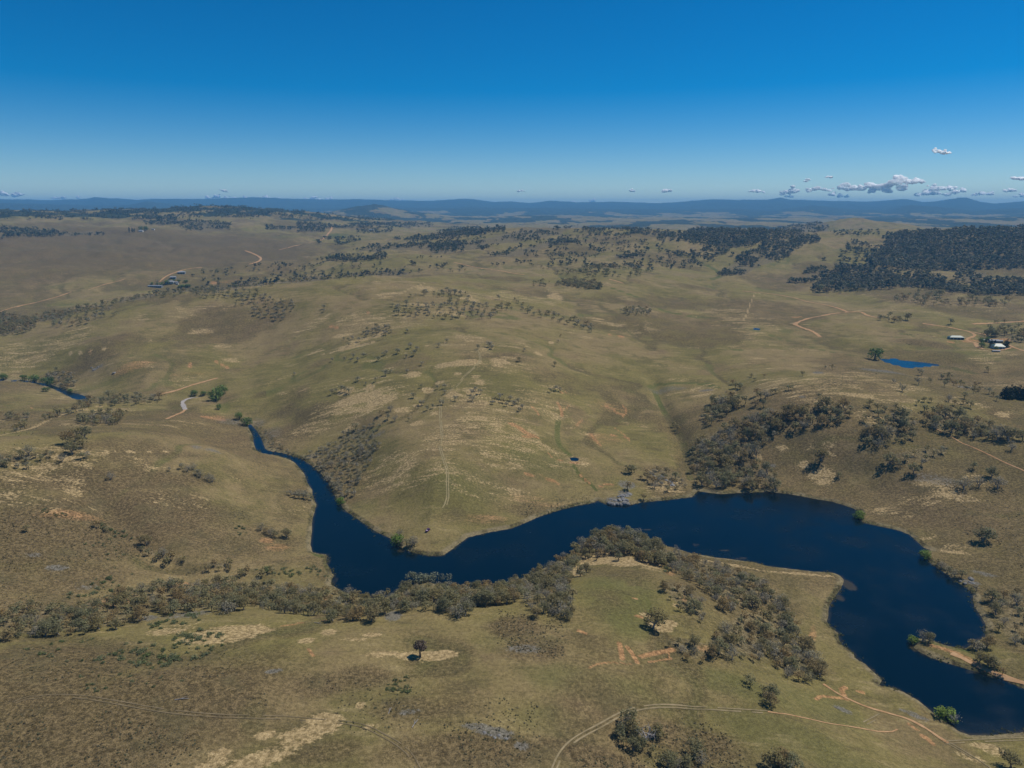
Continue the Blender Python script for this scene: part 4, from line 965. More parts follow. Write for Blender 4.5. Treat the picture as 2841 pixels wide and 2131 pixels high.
def plant(seed, kind, nleaf):
    """unit-height plant: (trunk verts, trunk quads), (leaf verts, leaf quads, brightness)"""
    g = np.random.default_rng(seed)
    T = []
    if kind in ('gum', 'grey', 'dead'):
        fork = np.array([g.normal() * .04, g.normal() * .04, .14 + .10 * g.random()])
        thick = .040 if kind == 'gum' else .032
        T.append(tube([(0, 0, -.04), fork * .5, fork], [thick * 1.25, thick, thick * .9]))
        nl = 4 if kind == 'gum' else 5
        ends = []
        a0 = g.random() * 6.28
        for i in range(nl):
            an = a0 + i * 6.28 / nl + g.normal() * .3
            rad = .16 + .16 * g.random(); top = .42 + .34 * g.random()
            e = fork + np.array([math.cos(an) * rad, math.sin(an) * rad, top - fork[2]])
            mid = fork + (e - fork) * .5 + np.array([math.cos(an), math.sin(an), 0]) * .05
            T.append(tube([fork * .96, mid, e], [thick * .75, thick * .5, thick * .22], 4))
            ends.append(e); ends.append(mid + np.array([math.cos(an + .7) * .12, math.sin(an + .7) * .12, .06]))
            if kind != 'gum':
                for j in range(4 if kind == 'grey' else 7):
                    s0 = fork + (e - fork) * (.35 + .6 * g.random())
                    e2 = s0 + np.array([g.normal() * .12, g.normal() * .12, .10 + .16 * g.random()])
                    T.append(tube([s0, e2], [thick * .3, thick * .08], 3))
        ends.append(np.array([fork[0], fork[1], .80]))
        ends.append(np.array([fork[0] + g.normal() * .1, fork[1] + g.normal() * .1, .66]))
        cen = np.array(ends) + g.normal(size=(len(ends), 3)) * .03
        rad = .15 + .09 * g.random(len(ends))
        cen[:, 2] = np.minimum(cen[:, 2], .99 - rad * .8)
        Lf = leaves(g, cen, rad, nleaf, .029 if kind == 'gum' else .026, .72)
    elif kind == 'lone':
        T.append(tube([(0, 0, -.04), (.01, 0, .25), (0, .01, .48)], [.052, .042, .036], 7))
        for an in (0.3, 1.9, 3.4, 5.0):
            T.append(tube([(0, .01, .44), (math.cos(an) * .12, math.sin(an) * .12, .62), (math.cos(an) * .2, math.sin(an) * .2, .8)], [.024, .014, .006], 4))
        cen = [(0, 0, .72)] + [(math.cos(a) * .19, math.sin(a) * .19, .66 + .1 * math.sin(a * 2.3)) for a in np.linspace(0, 5.5, 8)] + [(-.22, .05, .5), (.05, -.1, .86)]
        rad = np.array([.2] + [.15] * 8 + [.1, .12])
        Lf = leaves(g, np.array(cen), rad, nleaf, .036, .9)
    elif kind == 'willow':
        T.append(tube([(0, 0, -.04), (0.02, 0, .2), (0, .02, .45)], [.06, .05, .03]))
        cen, rad = [], []
        for i in range(15):
            an, z = g.random() * 6.28, .22 + .55 * g.random()
            rr = .30 * math.sqrt(max(.05, 1 - ((z - .42) / .5) ** 2))
            cen.append((math.cos(an) * rr, math.sin(an) * rr, z)); rad.append(.17 + .06 * g.random())
        cen.append((0, 0, .74)); rad.append(.24); cen.append((0, 0, .45)); rad.append(.34)
        Lf = leaves(g, np.array(cen), np.array(rad), nleaf, .036, .95, .7, .2)
    elif kind == 'poplar':
        T.append(tube([(0, 0, -.03), (0, 0, .5)], [.03, .015]))
        zz = np.linspace(.16, .9, 8); cen = np.stack([g.normal(size=8) * .015, g.normal(size=8) * .015, zz], 1)
        rad = .105 * np.sin(np.pi * np.clip((zz + .12) / 1.12, 0, 1)) + .03
        Lf = leaves(g, cen, rad, nleaf, .03, 1.3, .6, .1)
    elif kind == 'pine':
        T.append(tube([(0, 0, -.03), (0, 0, .85)], [.035, .01]))
        zz = np.linspace(.10, .9, 9); cen = np.stack([g.normal(size=9) * .03, g.normal(size=9) * .03, zz], 1)
        rad = .30 * (1.02 - zz) ** .75 + .03
        Lf = leaves(g, cen, rad, nleaf, .04, .6, .6, .1)
    else:  # shrub
        T.append(tube([(0, 0, -.1), (0, 0, .4)], [.06, .03], 4))
        n = 7; cen = np.stack([g.normal(size=n) * .38, g.normal(size=n) * .38, .25 + .3 * g.random(n)], 1)
        rad = .28 + .14 * g.random(n)
        Lf = leaves(g, cen, rad, nleaf, .10, .8, .6, .4)
    return join(T), Lf

def plant_meshes(seed, kind, nleaf, name, mleaf, mbark):
    (tv, tq), (lv, lq, br) = plant(seed, kind, nleaf)
    tm = grid_mesh(name + "_trunk", tv, tq, mbark)
    cm = None
    if nleaf > 0:
        cm = grid_mesh(name + "_crown", lv, lq, mleaf, False)
        vattr(cm, 'tint', np.zeros(len(lv))); vattr(cm, 'leafvar', br)
    return tm, cm

VAR = {
 'gum': [plant_meshes(100 + i, 'gum', 720, 'gum', M_GUM, M_BARK) for i in range(7)],
 'gum_dark': [plant_meshes(140, 'lone', 620, 'gum', M_LONE, M_BARK_D)],
 'grey': [plant_meshes(200 + i, 'grey', 300, 'grey_gum', M_GREY, M_BARK) for i in range(6)],
 'dead': [plant_meshes(300 + i, 'dead', 26, 'dead_tree', M_GREY, M_DEAD) for i in range(2)],
 'dead_dark': [plant_meshes(320, 'dead', 14, 'dead_tree', M_GREY, M_BARK_D)],
 'willow': [plant_meshes(400 + i, 'willow', 620, 'willow', M_WILLOW, M_BARK_D) for i in range(3)],
 'willow_bright': [plant_meshes(430 + i, 'willow', 620, 'willow', M_BRIGHT, M_BARK_D) for i in range(2)],
 'poplar': [plant_meshes(450 + i, 'poplar', 320, 'poplar', M_PINE, M_BARK_D) for i in range(2)],
 'pine': [plant_meshes(470 + i, 'pine', 480, 'pine', M_PINE, M_BARK_D) for i in range(2)],
}

def put_tree(name, variant, loc, hgt, wid, rot, label, cat, group=None):
    tm, cm = variant
    e = link(name, None, loc=loc, label=label, category=cat)
    e.empty_display_size = .5
    if group: e['group'] = group
    e.scale = (hgt * wid, hgt * wid, hgt); e.rotation_euler = (0, 0, rot)
    link("trunk", tm, e)
    if cm is not None: link("crown", cm, e)
    return e

# --- unique trees
TAKEN = []
for kind, px, py, hg, lab, wid in UNIQUE:
    p = ray(px, py)[0]
    if np.isnan(p[0]): continue
    TAKEN.append(p[:2])
    vk = kind
    if lab.startswith("lone dark"): vk = 'gum_dark'
    if kind == 'dead' and 'dark' in lab: vk = 'dead_dark'
    v = VAR[vk][len(TAKEN) % len(VAR[vk])]
    nm = {'gum': 'gum_tree', 'dead': 'dead_tree', 'willow': 'willow_tree', 'willow_bright': 'willow_tree', 'pine': 'pine_tree', 'poplar': 'poplar_tree'}[kind]
    grp = {'willow': "willows by the water and farm", 'willow_bright': "bright green willows on the shore", 'pine': "dark pines at the right edge", 'poplar': "poplars by the far white house"}.get(kind)
    z = float(height(p[0], p[1])) - .1
    put_tree(nm, v, (p[0], p[1], z), hg, wid * (1.15 if 'willow' in kind else 1.05), RNG.random() * 6.28, lab, 'tree', grp)

THICK = ray(1182, 1612)[0]
# --- gather all the other trees
TREES = []   # x, y, z, height, grey?, phrase index, size in picture
def add_points(px, py, hts, grey, phrase, spacing=None):
    """foot points; darts closer than the spacing are dropped"""
    w = ray(px, py)
    acc = []
    for i in range(len(w)):
        if np.isnan(w[i, 0]): continue
        x, y = w[i, 0], w[i, 1]
        if spacing is not None:
            if acc:
                A = np.array(acc)
                if ((A[:, 0] - x) ** 2 + (A[:, 1] - y) ** 2).min() < spacing ** 2: continue
        acc.append((x, y))
        z = float(height(x, y))
        if z < .15 and math.hypot(x, y) < 1500: continue
        rng_ = math.sqrt(x * x + y * y + (CAMZ - z) ** 2)
        TREES.append([x, y, z, hts[i], grey[i], phrase, hts[i] * F / rng_])
    return len(acc)

PHRASES = []
for ph, gs, pts in SINGLES:
    PHRASES.append(ph)
    n = len(pts)
    add_points([p[0] for p in pts], [p[1] for p in pts], [p[2] * .96 for p in pts], [RNG.random() < gs for _ in range(n)], len(PHRASES) - 1)
for ph, poly, sp, hr, gs in STANDS:
    PHRASES.append(ph)
    P = np.array(poly, float)
    c = ray(P[:, 0].mean(), P[:, 1].mean())[0]
    rng_ = math.sqrt(c[0] ** 2 + c[1] ** 2 + (CAMZ - c[2]) ** 2)
    n = 6000
    px = RNG.uniform(P[:, 0].min(), P[:, 0].max(), n); py = RNG.uniform(P[:, 1].min(), P[:, 1].max(), n)
    ok = inside_px(P, px, py); px, py = px[ok][:1600], py[ok][:1600]
    hm = (hr[0] + hr[1]) / 2
    py = py + .38 * hm * F / rng_ * (1 if sp < 9 else .5)
    if sp < 5.5:
        w0 = ray(px, py); kk = fbm(w0[:, 0] / 11, w0[:, 1] / 11, 3, 29) > .31
        px, py = px[kk], py[kk]
    if sp > 12:
        w0 = ray(px, py); kk = fbm(w0[:, 0] / 45, w0[:, 1] / 45, 2, 17) > .43
        px, py = px[kk], py[kk]; sp = sp * .6
    m = len(px)
    add_points(px, py, RNG.uniform(hr[0], hr[1], m) * (.70 if rng_ < 480 else .88) * np.exp(.22 * RNG.normal(size=m)).clip(.55, 1.5), RNG.random(m) < gs, len(PHRASES) - 1, sp)
TREES = [t for t in TREES if math.hypot(t[0] - THICK[0], (t[1] - THICK[1]) * .8) > 11]
TREES = [t for t in TREES if min(((t[0] - u[0]) ** 2 + (t[1] - u[1]) ** 2) for u in TAKEN) > 9]
order = sorted(range(len(TREES)), key=lambda i: -TREES[i][6])
single_phr = set(range(len(SINGLES)))
pick = {0: [], 1: []}
for i in order:                                 # the ones that show largest, kind by kind; then the rest is woodland
    gk = int(TREES[i][4])
    if len(pick[gk]) < 290: pick[gk].append(i)
chosen = sorted(pick[0] + pick[1])
rest = [i for i in range(len(TREES)) if i not in set(chosen)]

ORD = ["leftmost", "second from left", "third from left", "fourth from left", "fifth from left", "sixth from left", "seventh from left", "eighth from left", "ninth from left", "tenth from left", "eleventh from left", "twelfth from left", "thirteenth from left", "fourteenth from left", "fifteenth from left", "sixteenth from left"]
bykey = {}
for i in chosen:
    bykey.setdefault((TREES[i][5], int(TREES[i][4])), []).append(i)
for (ph, gk), L_ in bykey.items():
    L_.sort(key=lambda i: project(*TREES[i][:3])[0])
    hs = np.array([TREES[i][3] for i in L_])
    for r_, i in enumerate(L_):
        x, y, z, hg, _, _, _ = TREES[i]
        kindw = "grey gum" if gk else "olive gum"
        if len(L_) <= 16:
            lab = (ORD[r_] + " " if len(L_) > 1 else "only ") + kindw + " " + PHRASES[ph]
        else:
            third = ("far left", "left", "middle", "right", "far right")[min(4, 5 * r_ // len(L_))]
            ym = np.median([project(*TREES[j][:3])[1] for j in L_])
            depth = "front" if project(x, y, z)[1] > ym else "back"
            size = "tall" if hg > np.quantile(hs, .67) else ("low" if hg < np.quantile(hs, .33) else "mid-sized")
            lab = f"{size} {kindw} {PHRASES[ph]}, {third} {depth}"
        v = VAR['grey' if gk else 'gum']; v = v[int(RNG.integers(len(v)))]
        put_tree("grey_gum_tree" if gk else "gum_tree", v, (x, y, z - .15), hg, RNG.uniform(.95, 1.3), RNG.random() * 6.28, lab, 'tree', "gum trees " + PHRASES[ph])

# --- the remaining and the far woods: one mass of small trees
def mass(name, pts, templates, mat_leaf, label, seed):
    g = np.random.default_rng(seed)
    Vs, Qs, Ts, Bs, o = [], [], [], [], 0
    pts = np.asarray(pts)
    which = g.integers(len(templates), size=len(pts))
    for k, (lv, lq, br) in enumerate(templates):
        S = pts[which == k]
        if not len(S): continue
        a = g.random(len(S)) * 6.28; wd = S[:, 3] * g.uniform(.95, 1.35, len(S))
        ca, sa = np.cos(a), np.sin(a)
        x = S[:, 0, None] + wd[:, None] * (lv[None, :, 0] * ca[:, None] - lv[None, :, 1] * sa[:, None])
        y = S[:, 1, None] + wd[:, None] * (lv[None, :, 0] * sa[:, None] + lv[None, :, 1] * ca[:, None])
        z = S[:, 2, None] + S[:, 3, None] * lv[None, :, 2]
        n = len(S) * len(lv)
        Vs.append(np.stack([x, y, z], -1).reshape(-1, 3))
        Qs.append((lq[None] + (np.arange(len(S)) * len(lv))[:, None, None]).reshape(-1, 4) + o)
        Ts.append(np.repeat(g.random(len(S)), len(lv))); Bs.append(np.tile(br, len(S)))
        o += n
    me = grid_mesh(name, np.concatenate(Vs), np.concatenate(Qs), mat_leaf, False)
    vattr(me, 'tint', np.concatenate(Ts)); vattr(me, 'leafvar', np.concatenate(Bs))
    return link(name, me, kind='stuff', label=label, category='woodland')

def template(seed, kind, n, size):
    g = np.random.default_rng(seed)
    nb = 7
    cen = np.stack([g.normal(size=nb) * .16, g.normal(size=nb) * .16, .42 + .38 * g.random(nb)], 1); rad = .16 + .10 * g.random(nb)
    lv, lq, br = leaves(g, cen, rad, n, size, .75, .5, .4)
    tv, tq = tube([(0, 0, -.03), (.02, 0, .35), (.05, .03, .6)], [.035, .03, .015], 3)
    V, Q = join([(lv, lq), (tv, tq)])
    return V, Q, np.r_[br, np.full(len(tv), 1.0)]
T_MID = [template(500 + i, 'gum', 120, .052) for i in range(5)]
T_FAR = [template(520 + i, 'gum', 22, .135) for i in range(4)]
midg = [TREES[i][:4] for i in rest if not TREES[i][4]]
midy = [TREES[i][:4] for i in rest if TREES[i][4]]
far_pts = []
for poly, sp, hr in FAR:
    P = np.array(poly, float)
    n = 14000
    px = RNG.uniform(P[:, 0].min(), P[:, 0].max(), n); py = RNG.uniform(P[:, 1].min(), P[:, 1].max(), n)
    ok = inside_px(P, px + RNG.normal(size=n) * 9, py + RNG.normal(size=n) * 2.2)
    w = ray(px[ok], py[ok]); w = w[~np.isnan(w[:, 0])]
    gap = fbm(w[:, 0] / 70, w[:, 1] / 70, 3, 303)
    if sp > 20: sp *= .62
    w = w[gap > (.40 if sp > 11 else .25)]
    if sp > 12: w = w[fbm(w[:, 0] / 60, w[:, 1] / 60, 2, 404) > .44]
    # even out: one tree per ground cell, jittered
    cl = np.floor(w[:, :2] / sp).astype(np.int64)
    _, first = np.unique(cl[:, 0] * 1000003 + cl[:, 1], return_index=True)
    w = w[first]
    if sp > 20: w = w[RNG.random(len(w)) < .75]
    for x, y, _ in w:
        far_pts.append((x, y, float(height(x, y)) - .2, RNG.uniform(*hr) * .86 * math.exp(.25 * RNG.normal())))
far_pts = np.array(far_pts)
rf = np.hypot(far_pts[:, 0], far_pts[:, 1])
mid_far = far_pts[rf < 1700]; far_far = far_pts[rf >= 1700]
mass("gum_tree_woodland", np.array(midg + [tuple(v) for v in mid_far]), T_MID, M_GUM, "olive gum woodland on the middle-distance slopes", 1)
if midy: mass("grey_gum_tree_woodland", np.array(midy), T_MID, M_GREY, "grey gum woodland thinly spread on the spur", 2)
mass("far_forest", far_far, T_FAR, M_FOREST, "dark eucalypt forest and groves on the far hills", 3)
print("TREES", len(TREES), "chosen", len(chosen), "mid", len(midg), len(midy), "far", len(far_pts))

# --- shrubs
SH = []
for i in range(5):
    (tv, tq), (lv, lq, br) = plant(600 + i, 'shrub', 130)
    m_ = grid_mesh("shrub", lv, lq, M_SHRUB, False); vattr(m_, 'tint', np.zeros(len(lv))); vattr(m_, 'leafvar', br); SH.append(m_)
SHRUB_AREAS = [
 ("on the straw flat below the gully wood", [(480,1765),(560,1745),(620,1760),(620,1800),(540,1830),(480,1820)], 42, (1.0, 2.0)),
 ("in the big shrub patch at the lower left", [(320,1800),(340,1780),(400,1785),(470,1800),(520,1840),(440,1860),(330,1850),(250,1840)], 46, (1.0, 2.2)),
 ("thinly scattered at the left below the gully wood", [(60,1790),(200,1770),(280,1770),(280,1830),(200,1850),(60,1810)], 16, (.8, 1.6)),
 ("scattered on the heath below the big shrub patch", [(220,1870),(420,1870),(540,1880),(400,1920),(240,1920)], 18, (.7, 1.3)),
 ("in the green bush cluster on the near slope", [(1065,1900),(1090,1885),(1130,1878),(1128,1900),(1150,1930),(1110,1925),(1070,1912)], 20, (.8, 1.6)),
 ("under the edge of the gully wood", [(400,1730),(470,1705),(560,1690),(560,1720),(470,1745),(410,1748)], 22, (1.2, 2.2)),
 ("among the trees of the shore wood", [(730,1665),(800,1670),(830,1690),(760,1690)], 8, (1, 2)),
 ("in the creek flat at the lake head", [(690,1580),(800,1575),(860,1570),(900,1550),(905,1600),(850,1600),(790,1600)], 30, (1.0, 2.2)),
 ("along the left creek gully", [(250,1440),(330,1465),(390,1500),(350,1505),(280,1470)], 18, (1, 2)),
 ("on the left slope above the gully wood", [(270,1600),(330,1605),(330,1640),(200,1660),(150,1665),(250,1630)], 24, (1, 2)),
 ("on the green lower left slope", [(180,1470),(330,1500),(450,1580),(360,1600),(250,1560)], 26, (.7, 1.3)),
 ("beside the fold of the left hill", [(80,1400),(170,1420),(250,1450),(180,1440),(90,1415)], 14, (.8, 1.6)),
 ("in the round bush patch on the left slope", [(648,1462),(680,1460),(684,1485),(652,1488)], 10, (1, 1.8)),
 ("edging the clump on the peninsula slope", [(1850,1560),(1900,1620),(1950,1690),(1930,1715),(1870,1670),(1840,1570)], 20, (1.2, 2.2)),
 ("along the lower edge of the peninsula wood", [(1900,1800),(2000,1830),(2080,1850),(2110,1862),(2060,1858),(1980,1840)], 18, (1.0, 2.0)),
 ("mixed into the wood running to the east side", [(2140,1640),(2180,1700),(2190,1800),(2200,1880),(2160,1850),(2150,1740)], 20, (1.2, 2.2)),
 ("on the red bare spot left of the scrapes", [(1590,1750),(1618,1750),(1616,1765),(1592,1762)], 6, (1, 1.6)),
 ("along the river bank below the rocky slope", [(735,1190),(760,1215),(765,1240),(745,1235),(730,1200)], 14, (1.2, 2.2)),
 ("among the boulders by the far shore", [(1740,1340),(1790,1350),(1860,1365),(1780,1375),(1700,1385)], 12, (.8, 1.6)),
 ("on the bank of reeds below the spur", [(1240,1535),(1290,1498),(1350,1481),(1420,1470),(1300,1496),(1250,1530)], 20, (.7, 1.2)),
]
n_sh = 0
for ph, poly, n, hr in SHRUB_AREAS:
    P = np.array(poly, float)
    px = RNG.uniform(P[:, 0].min(), P[:, 0].max(), n * 12); py = RNG.uniform(P[:, 1].min(), P[:, 1].max(), n * 12)
    ok = inside_px(P, px, py); px, py = px[ok][:n], py[ok][:n]
    w = ray(px, py); w = w[~np.isnan(w[:, 0])]
    w = w[np.argsort(project(w[:, 0], w[:, 1], w[:, 2])[0])]
    for r_, (x, y, z) in enumerate(w):
        if n_sh >= 298: break
        if float(height(x, y)) < .1: continue
        hg = RNG.uniform(*hr) * .88
        sz = "large" if hg > (hr[0] * .3 + hr[1] * .7) * .88 else ("tiny" if hg < (hr[0] * .7 + hr[1] * .3) * .88 else "rounded")
        lab = (ORD[r_] + " " if len(w) <= 16 else "") + f"{sz} green shrub {ph}" + ("" if len(w) <= 16 else f", {('far left', 'left', 'middle', 'right', 'far right')[min(4, 5 * r_ // len(w))]} part")
        o = link("shrub", SH[int(RNG.integers(5))], loc=(x, y, float(height(x, y)) - .1), label=lab, category='shrub', group="shrubs " + ph)
        o.scale = (hg * RNG.uniform(.9, 1.4),) * 2 + (hg,); o.rotation_euler = (0, 0, RNG.random() * 6.28)
        n_sh += 1
# the pale flowering thicket at the water
p = THICK
Mpale = leaf_material("pale_thicket_leaves", [rgb(.16, .17, .10), rgb(.20, .20, .13), rgb(.13, .15, .085)])
g_ = np.random.default_rng(77)
cen = np.stack([g_.normal(size=26) * 5.2, g_.normal(size=26) * 2.6, 1.4 + 2.6 * g_.random(26)], 1)
lv, lq, br = leaves(g_, cen, 1.5 + .8 * g_.random(26), 1500, .30, .9, .6, .5)
m_ = grid_mesh("thicket", lv, lq, Mpale, False); vattr(m_, 'tint', np.zeros(len(lv))); vattr(m_, 'leafvar', br)
link("thicket", m_, loc=(p[0], p[1], float(height(p[0], p[1]))), label="pale silvery green thicket bulging into the lake from the shore wood", category='thicket')

# --- tussock scrub: dark small bushes dotted over the heath, one mass
tpl = []
for i in range(4):
    g_ = np.random.default_rng(650 + i)
    cen = np.stack([g_.normal(size=3) * .3, g_.normal(size=3) * .3, .3 + .2 * g_.random(3)], 1)
    tpl.append(leaves(g_, cen, np.full(3, .45), 12, .3, .8, .5, .5))
pts = []
for poly, n in [([(0,1420),(250,1430),(420,1530),(560,1590),(300,1660),(0,1680)], 900), ([(0,1800),(700,1800),(900,2131),(0,2131)], 1500), ([(850,1870),(1500,1950),(1500,2131),(900,2131)], 900), ([(1380,1690),(1580,1730),(1560,1830),(1380,1800)], 400),
                ([(1750,2020),(2000,2000),(2080,2131),(1560,2131)], 600), ([(620,1380),(690,1390),(700,1440),(640,1440)], 90), ([(700,1180),(800,1230),(960,1290),(900,1330),(800,1270)], 260), ([(2000,800),(2120,830),(2070,880),(1950,850)], 500), ([(2500,925),(2600,930),(2620,960),(2510,960)], 260), ([(2250,1020),(2480,1020),(2480,1070),(2280,1070)], 300),
                ([(1440,1390),(1640,1360),(1640,1395),(1450,1445)], 260), ([(2560,1330),(2841,1340),(2841,1640),(2720,1600)], 260), ([(1830,1060),(1960,1060),(1960,1130),(1850,1130)], 120), ([(0,1130),(200,1180),(420,1200),(500,1260),(200,1250),(0,1230)], 260)]:
    P = np.array(poly, float)
    px = RNG.uniform(P[:, 0].min(), P[:, 0].max(), n * 2); py = RNG.uniform(P[:, 1].min(), P[:, 1].max(), n * 2)
    ok = inside_px(P, px, py); w = ray(px[ok][:n], py[ok][:n]); w = w[~np.isnan(w[:, 0])]
    keep = fbm(w[:, 0] / 25, w[:, 1] / 25, 3, 99) > .47
    for x, y, z in w[keep]:
        hh = float(height(x, y))
        if hh > .3: pts.append((x, y, hh - .05, RNG.uniform(.18, .5) * (1 + math.hypot(x, y) / 1500)))
M_SCRUB = leaf_material("scrub_leaves", [rgb(.115, .098, .056), rgb(.100, .104, .050), rgb(.135, .108, .062)])
mass("heath_scrub", np.array(pts), tpl, M_SCRUB, "low dark scrub dotted over the tussock heath", 5)

# --- reeds and rushes fringing the shore
tr_ = []
for i in range(3):
    g_ = np.random.default_rng(680 + i)
    cen = np.stack([g_.normal(size=4) * .5, g_.normal(size=4) * .5, .35 + .1 * g_.random(4)], 1)
    tr_.append(leaves(g_, cen, np.full(4, .42), 16, .22, 1.1, .5, .2))
seg = np.diff(np.vstack([LAKE, LAKE[:1]]), axis=0); pts = []
for a_, d_ in zip(LAKE, seg):
    ln_ = float(np.hypot(*d_)); nrm = np.array([-d_[1], d_[0]]) / (ln_ + 1e-6)
    for q in range(int(ln_ / .8)):
        p_ = a_ + d_ * RNG.random() + nrm * RNG.normal() * 1.3
        if fbm(np.array([p_[0] / 16]), np.array([p_[1] / 16]), 3, 515)[0] < .50 or math.hypot(*p_) > 900: continue
        pts.append((p_[0], p_[1], max(float(height(p_[0], p_[1])), -.15), RNG.uniform(.35, .9)))
M_REED = leaf_material("reed_blades", [rgb(.105, .125, .030), rgb(.150, .140, .055), rgb(.075, .085, .028)], .3)
mass("shore_reeds", np.array(pts), tr_, M_REED, "green and straw coloured reeds fringing the lake shore", 6)

# --- boulders and fallen logs
def rock_mesh(seed):
    g = np.random.default_rng(seed)
    import bmesh
    bm = bmesh.new(); bmesh.ops.create_icosphere(bm, subdivisions=2, radius=1)
    for v in bm.verts:
        n = v.co.normalized()
        f = .75 + .5 * float(vnoise(np.array([n.x * 1.7 + seed]), np.array([n.y * 1.7 + n.z * 2.3]), seed)[0])
        v.co = Vector((n.x * f * 1.2, n.y * f, max(-.3, n.z * f * .75)))
    m = bpy.data.meshes.new("boulder"); bm.to_mesh(m); bm.free(); m.materials.append(M_ROCK)
    return m
RK = [rock_mesh(700 + i) for i in range(5)]
for ph, pts_, s0, s1 in [
   ("in the outcrop on the far shore", [(1690,1396),(1700,1398),(1712,1398),(1722,1399),(1732,1396),(1742,1398),(1695,1385),(1706,1388),(1718,1388),(1728,1385),(1738,1388),(1715,1378),(1725,1376),(1735,1374),(1744,1370)], 1.2, 2.6),
   ("in the outcrop above the far shore", [(1815,1322),(1828,1328),(1838,1322),(1848,1332),(1858,1338),(1865,1346),(1835,1340)], 1.2, 2.4),
   ("on the right lake bank", [(2664,1612),(2678,1618),(2690,1614),(2700,1618),(2694,1606)], .9, 1.7),
   ("on the rock slabs at the bottom", [(1345,2032),(1362,2040),(1372,2046),(1384,2040),(1404,2050)], .35, .8),
   ("on the spur's left scree", [(272,1018),(262,1025),(255,1020),(318,1034)], 1.2, 2.2)]:
    for r_, (px, py) in enumerate(sorted(pts_)):
        x, y, z = ray(px, py)[0]
        s = RNG.uniform(s0, s1)
        o = link("boulder", RK[r_ % 5], loc=(x, y, float(height(x, y)) - .1 * s), label=ORD[r_] .replace(" from left", "") + f" grey boulder {ph}", category='boulder', group="boulders " + ph)
        o.scale = (s * RNG.uniform(.8, 1.2), s, s * RNG.uniform(.6, 1)); o.rotation_euler = (0, 0, RNG.random() * 6.28)
for px, py, ln, rot, lab in [(1152,2008,4.5,1.2,"pale forked fallen trunk on the near heath"),(1082,1972,3.5,1.4,"short pale fallen branch above the forked trunk"),(505,1941,5,.15,"pale fallen branch on the lower left heath"),(2322,1966,4,-.6,"pale fallen log on the lower right pasture"),(882,1730,4,-.4,"grey fallen branch beside the shore wood")]:
    x, y, z = ray(px, py)[0]
    tv, tq = join([tube([(-.5, 0, .04), (0, .02, .07), (.5, 0, .05)], [.035, .028, .012], 5), tube([(-.1, .01, .06), (.2, .16, .1), (.42, .2, .07)], [.02, .014, .006], 4), tube([(.05, .01, .06), (.2, -.1, .12)], [.014, .005], 4)])
    e = link("fallen_log", None, loc=(x, y, float(height(x, y))), label=lab, category='log'); e.scale = (ln,) * 3; e.rotation_euler = (0, 0, rot)
    link("trunk", grid_mesh("log", tv, tq, M_DEAD), e)

# ------------------------------------------------------------------ farm buildings
def paint(name, c, metal=0., rough=.5):
    return plain_material(name, rgb(*c), rgb(*[min(1, k * 1.12) for k in c]), 1.2, rough, metal)
M_WALL = paint("pale_weatherboard", (.55, .53, .48), 0, .7); M_WALLD = paint("grey_shed_cladding", (.20, .21, .22), 0, .6); M_WALLG = paint("green_shed_cladding", (.17, .24, .22), 0, .6)
M_RWHITE = paint("white_iron_roof", (.21, .22, .23), 0, .8); M_RGREEN = paint("pale_green_iron_roof", (.085, .135, .11), 0, .45); M_RGREY = paint("grey_iron_roof", (.18, .19, .2), 0, .45)
M_GLASS = paint("window_glass", (.02, .025, .03), 0, .1); M_DOOR = paint("dark_doorway", (.05, .045, .04), 0, .7)

def box(x0, x1, y0, y1, z0, z1):
    V = np.array([(x, y, z) for z in (z0, z1) for x, y in ((x0, y0), (x1, y0), (x1, y1), (x0, y1))], float)
    Q = np.array([(0, 3, 2, 1), (4, 5, 6, 7), (0, 1, 5, 4), (1, 2, 6, 5), (2, 3, 7, 6), (3, 0, 4, 7)])
    return V, Q

